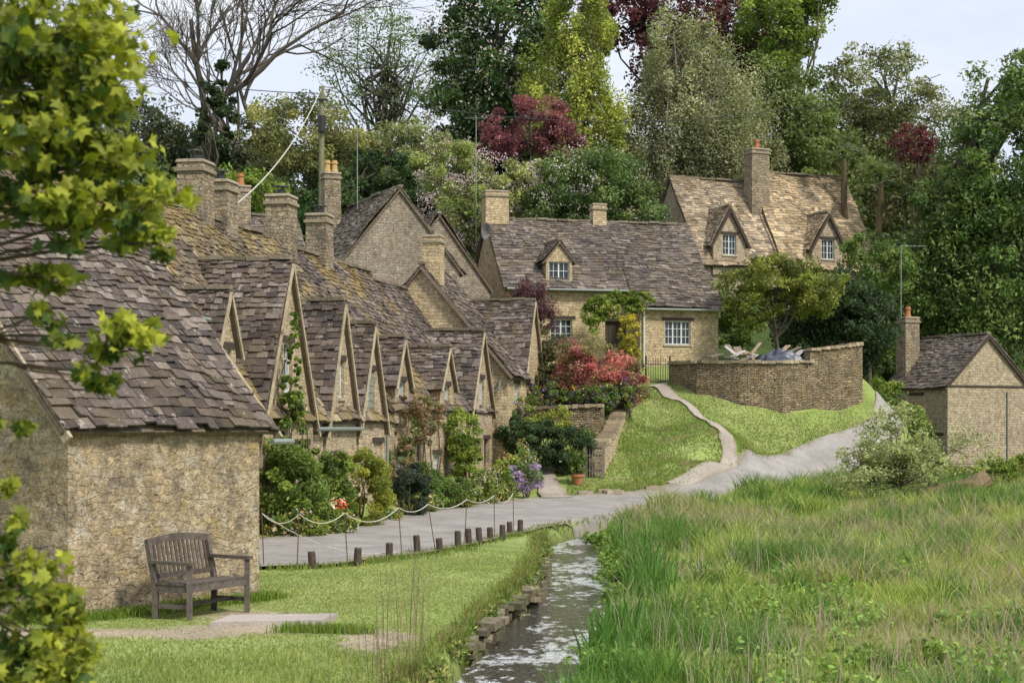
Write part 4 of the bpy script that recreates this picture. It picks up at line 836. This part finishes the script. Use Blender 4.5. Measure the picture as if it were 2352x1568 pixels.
hh=(.013+.013*pf)*(1+5.0*near*pf*pg+1.2*near)*rng.uniform(.5,1.4,n)
col=(np.array((.18,.245,.052))*(1-pf[:,None])+np.array((.33,.37,.125))*pf[:,None])*rng.uniform(.75,1.25,n)[:,None]
blades('lawn_grass',x,y,hh,.006+.0003*y,col,.7)
def tufts(name,pts,n,h,spread,cols,w=.02,lean=.5):
    P=np.array(pts)[rng.integers(0,len(pts),n)]; x=P[:,0]+rng.normal(size=n)*spread;y=P[:,1]+rng.normal(size=n)*spread
    c=np.array(cols)[rng.integers(0,len(cols),n)]*rng.uniform(.7,1.3,n)[:,None]
    blades(name,x,y,h*rng.uniform(.5,1.2,n),np.full(n,w),c,lean)
ln=lambda a,b,n:[(a[0]+(b[0]-a[0])*t,a[1]+(b[1]-a[1])*t) for t in np.linspace(0,1,n)]
tufts('verge_grass',ln((-5.7,20.3),(-3.9,23.5),20)+ln((-3.0,19.6),(-2.3,19.8),5)+ln((-8,19.6),(-5.9,20.1),8),5000,.12,.12,[(.13,.21,.03),(.19,.26,.045)],.014)
be=[(np.interp(q,SC[:,1],SC[:,0])-np.interp(q,SC[:,1],SW)-.22,q) for q in np.linspace(14,38,60)]
bc=[be[i_] for i_ in rng.integers(0,60,26)]
tufts('bank_grass',be+bc*3,7500,.15,.09,[(.15,.23,.045),(.24,.29,.07),(.28,.23,.11)],.013,.8)
tufts('road_edge_grass',[(a[0]+(b[0]-a[0])*t,a[1]+(b[1]-a[1])*t) for a,b in zip(RR[2:12],RR[3:13]) for t in np.linspace(0,1,10)]+[(a[0]+(b[0]-a[0])*t,a[1]+(b[1]-a[1])*t) for a,b in zip(RL[6:11],RL[7:12]) for t in np.linspace(0,1,10)],8000,.11,.15,[(.16,.23,.05),(.25,.29,.08)],.02)
tufts('iris_leaves',[(1.35,27),(1.45,28),(1.4,29.3),(1.55,30.5),(.65,19.5),(.45,17.6),(2.6,37),(1.7,33),(1.4,26),(1.15,24.5)],1000,.66,.16,[(.09,.20,.04),(.14,.26,.055)],.035,.3)
tufts('dry_reeds',[(-1.6,16.6),(-1.5,17.2),(-1.7,16.1),(-1.5,18.2)],60,1.2,.12,[(.30,.24,.16),(.20,.155,.10)],.008,.18)
bush('watercress',[(1.16+.18*math.sin(k*1.7),24+k*1.1,-.32,.30+.14*math.sin(k*2.3),.7,.22) for k in range(17)]+[(.95,41,-.3,.4,.8,.2),(1.7,44,-.3,.5,.8,.2),(.85,19,-.3,.28,.6,.2),(.8,22,-.3,.28,.7,.22),(.45,16.5,-.3,.3,.7,.2),(-.1,42.5,-.1,.25,.5,.12)],.035,.9,((.13,.23,.04),(.18,.29,.055)),stems=False,inner=.1)
bush('bank_plants',[(a+.04+.07*math.sin(i_*2.1),b,-.2+.07*math.sin(i_*3.3),.10+.06*abs(math.sin(i_*1.3)),.4,.12+.07*abs(math.cos(i_*1.7))) for i_,(a,b) in enumerate(be[::2])],.028,.8,((.14,.21,.04),(.22,.25,.07),(.09,.15,.03)),stems=False,inner=.1)
n=90000; x=rng.uniform(-.4,12.2,n); y=rng.uniform(54,71,n)
lx=np.interp(y,RLa[:,1],RLa[:,0]); pl=np.interp(y,[56.9,58.2,59.5,61.8,64.3,68,71.2],[3.3,4.4,5.35,5.95,5.55,4.6,3.8]); pr=np.interp(y,[56.4,57.6,59,61.5,64.4,68,71.2],[4,5.0,5.9,6.45,5.9,4.9,4.4])
yw=np.interp(x,[4.0,4.53,5.48,7.1,8.8,10.2,11.3,12.35],[71.5,71,68.9,68,68,69.2,69.8,70.6])
k=(x<lx-.02)&~((x>pl)&(x<pr))&~((x<.3)&(y<60))&(y<yw-.03); x=x[k];y=y[k];pf=vnoise(x,y,1.0,51);pq=vnoise(x,y,.35,52)
wear=(vnoise(x,y,1.6,53)>.74)
hb=(.03+.045*pf+.12*(pq>.6)*pf)*rng.uniform(.5,1.3,len(x)); cb=(np.array((.15,.22,.05))*(1-pf[:,None])+np.array((.28,.32,.10))*pf[:,None])*(.85+.3*pq[:,None])
cb=np.where(wear[:,None],np.array((.30,.29,.14)),cb)*rng.uniform(.75,1.25,len(x))[:,None]
blades('bank_lawn_grass',x,y,hb,np.full(len(x),.026),cb,.7)
g=Geo()
for k in range(9):
    x=rng.uniform(.8,3.1);y=np.interp(x,[-.2,1.5,4],[54,55.2,57.3])-.1+rng.normal()*.1; z=H1(x,y); l=rng.uniform(.15,.5)
    beam(g,(x-l/2,y,z+.08),(x+l/2,y+.1,z+.09),.25,.14,np.array((.36,.30,.23))*rng.uniform(.8,1.2))
build(g,'edging_stones',M_trim)

# ---------------------------------------------------------------- sky, sun, camera
w=bpy.data.worlds.new("World"); scene.world=w; w.use_nodes=True; nt=w.node_tree
for n_ in list(nt.nodes): nt.nodes.remove(n_)
sunv=np.array((.62,-.55,0.)); el=math.radians(48); az=unit(sunv); S=np.array((az[0]*math.cos(el),az[1]*math.cos(el),math.sin(el)))
sky=N(nt,'ShaderNodeTexSky'); sky.sky_type='NISHITA'; sky.sun_disc=False; sky.sun_elevation=el; sky.sun_rotation=math.atan2(S[0],S[1])
tc=N(nt,'ShaderNodeTexCoord'); mp=N(nt,'ShaderNodeMapping'); mp.inputs['Scale'].default_value=(1,1,2.5); L(nt,tc.outputs['Generated'],mp.inputs[0])
cn=noise(nt,mp.outputs[0],3.5,6,.55); cc=mixc(nt,ramp(nt,cn.outputs[0],.35,.65),(4.7,5.3,6.6),(6.8,7.0,7.3))
col=mixc(nt,.87,sky.outputs[0],cc); bg=N(nt,'ShaderNodeBackground'); bg.inputs['Strength'].default_value=.15; L(nt,col,bg.inputs[0])
wo=N(nt,'ShaderNodeOutputWorld'); L(nt,bg.outputs[0],wo.inputs[0])
sd_=bpy.data.lights.new('sun','SUN'); sd_.energy=4.0; sd_.angle=math.radians(10); sd_.color=(1,.94,.84)
so=bpy.data.objects.new('sun',sd_); scene.collection.objects.link(so); so.rotation_euler=Vector(tuple(-S)).to_track_quat('-Z','Y').to_euler()
cd=bpy.data.cameras.new('camera'); cam=bpy.data.objects.new('camera',cd); scene.collection.objects.link(cam)
cam.location=(0,0,2.3); cam.rotation_euler=(math.radians(90),0,math.atan(104/4000)); cd.sensor_width=36; cd.lens=61.2; cd.shift_y=196/2352; cd.clip_end=2000; cd.clip_start=.05
cd.dof.use_dof=True; cd.dof.focus_distance=42; cd.dof.aperture_fstop=5.6
scene.camera=cam
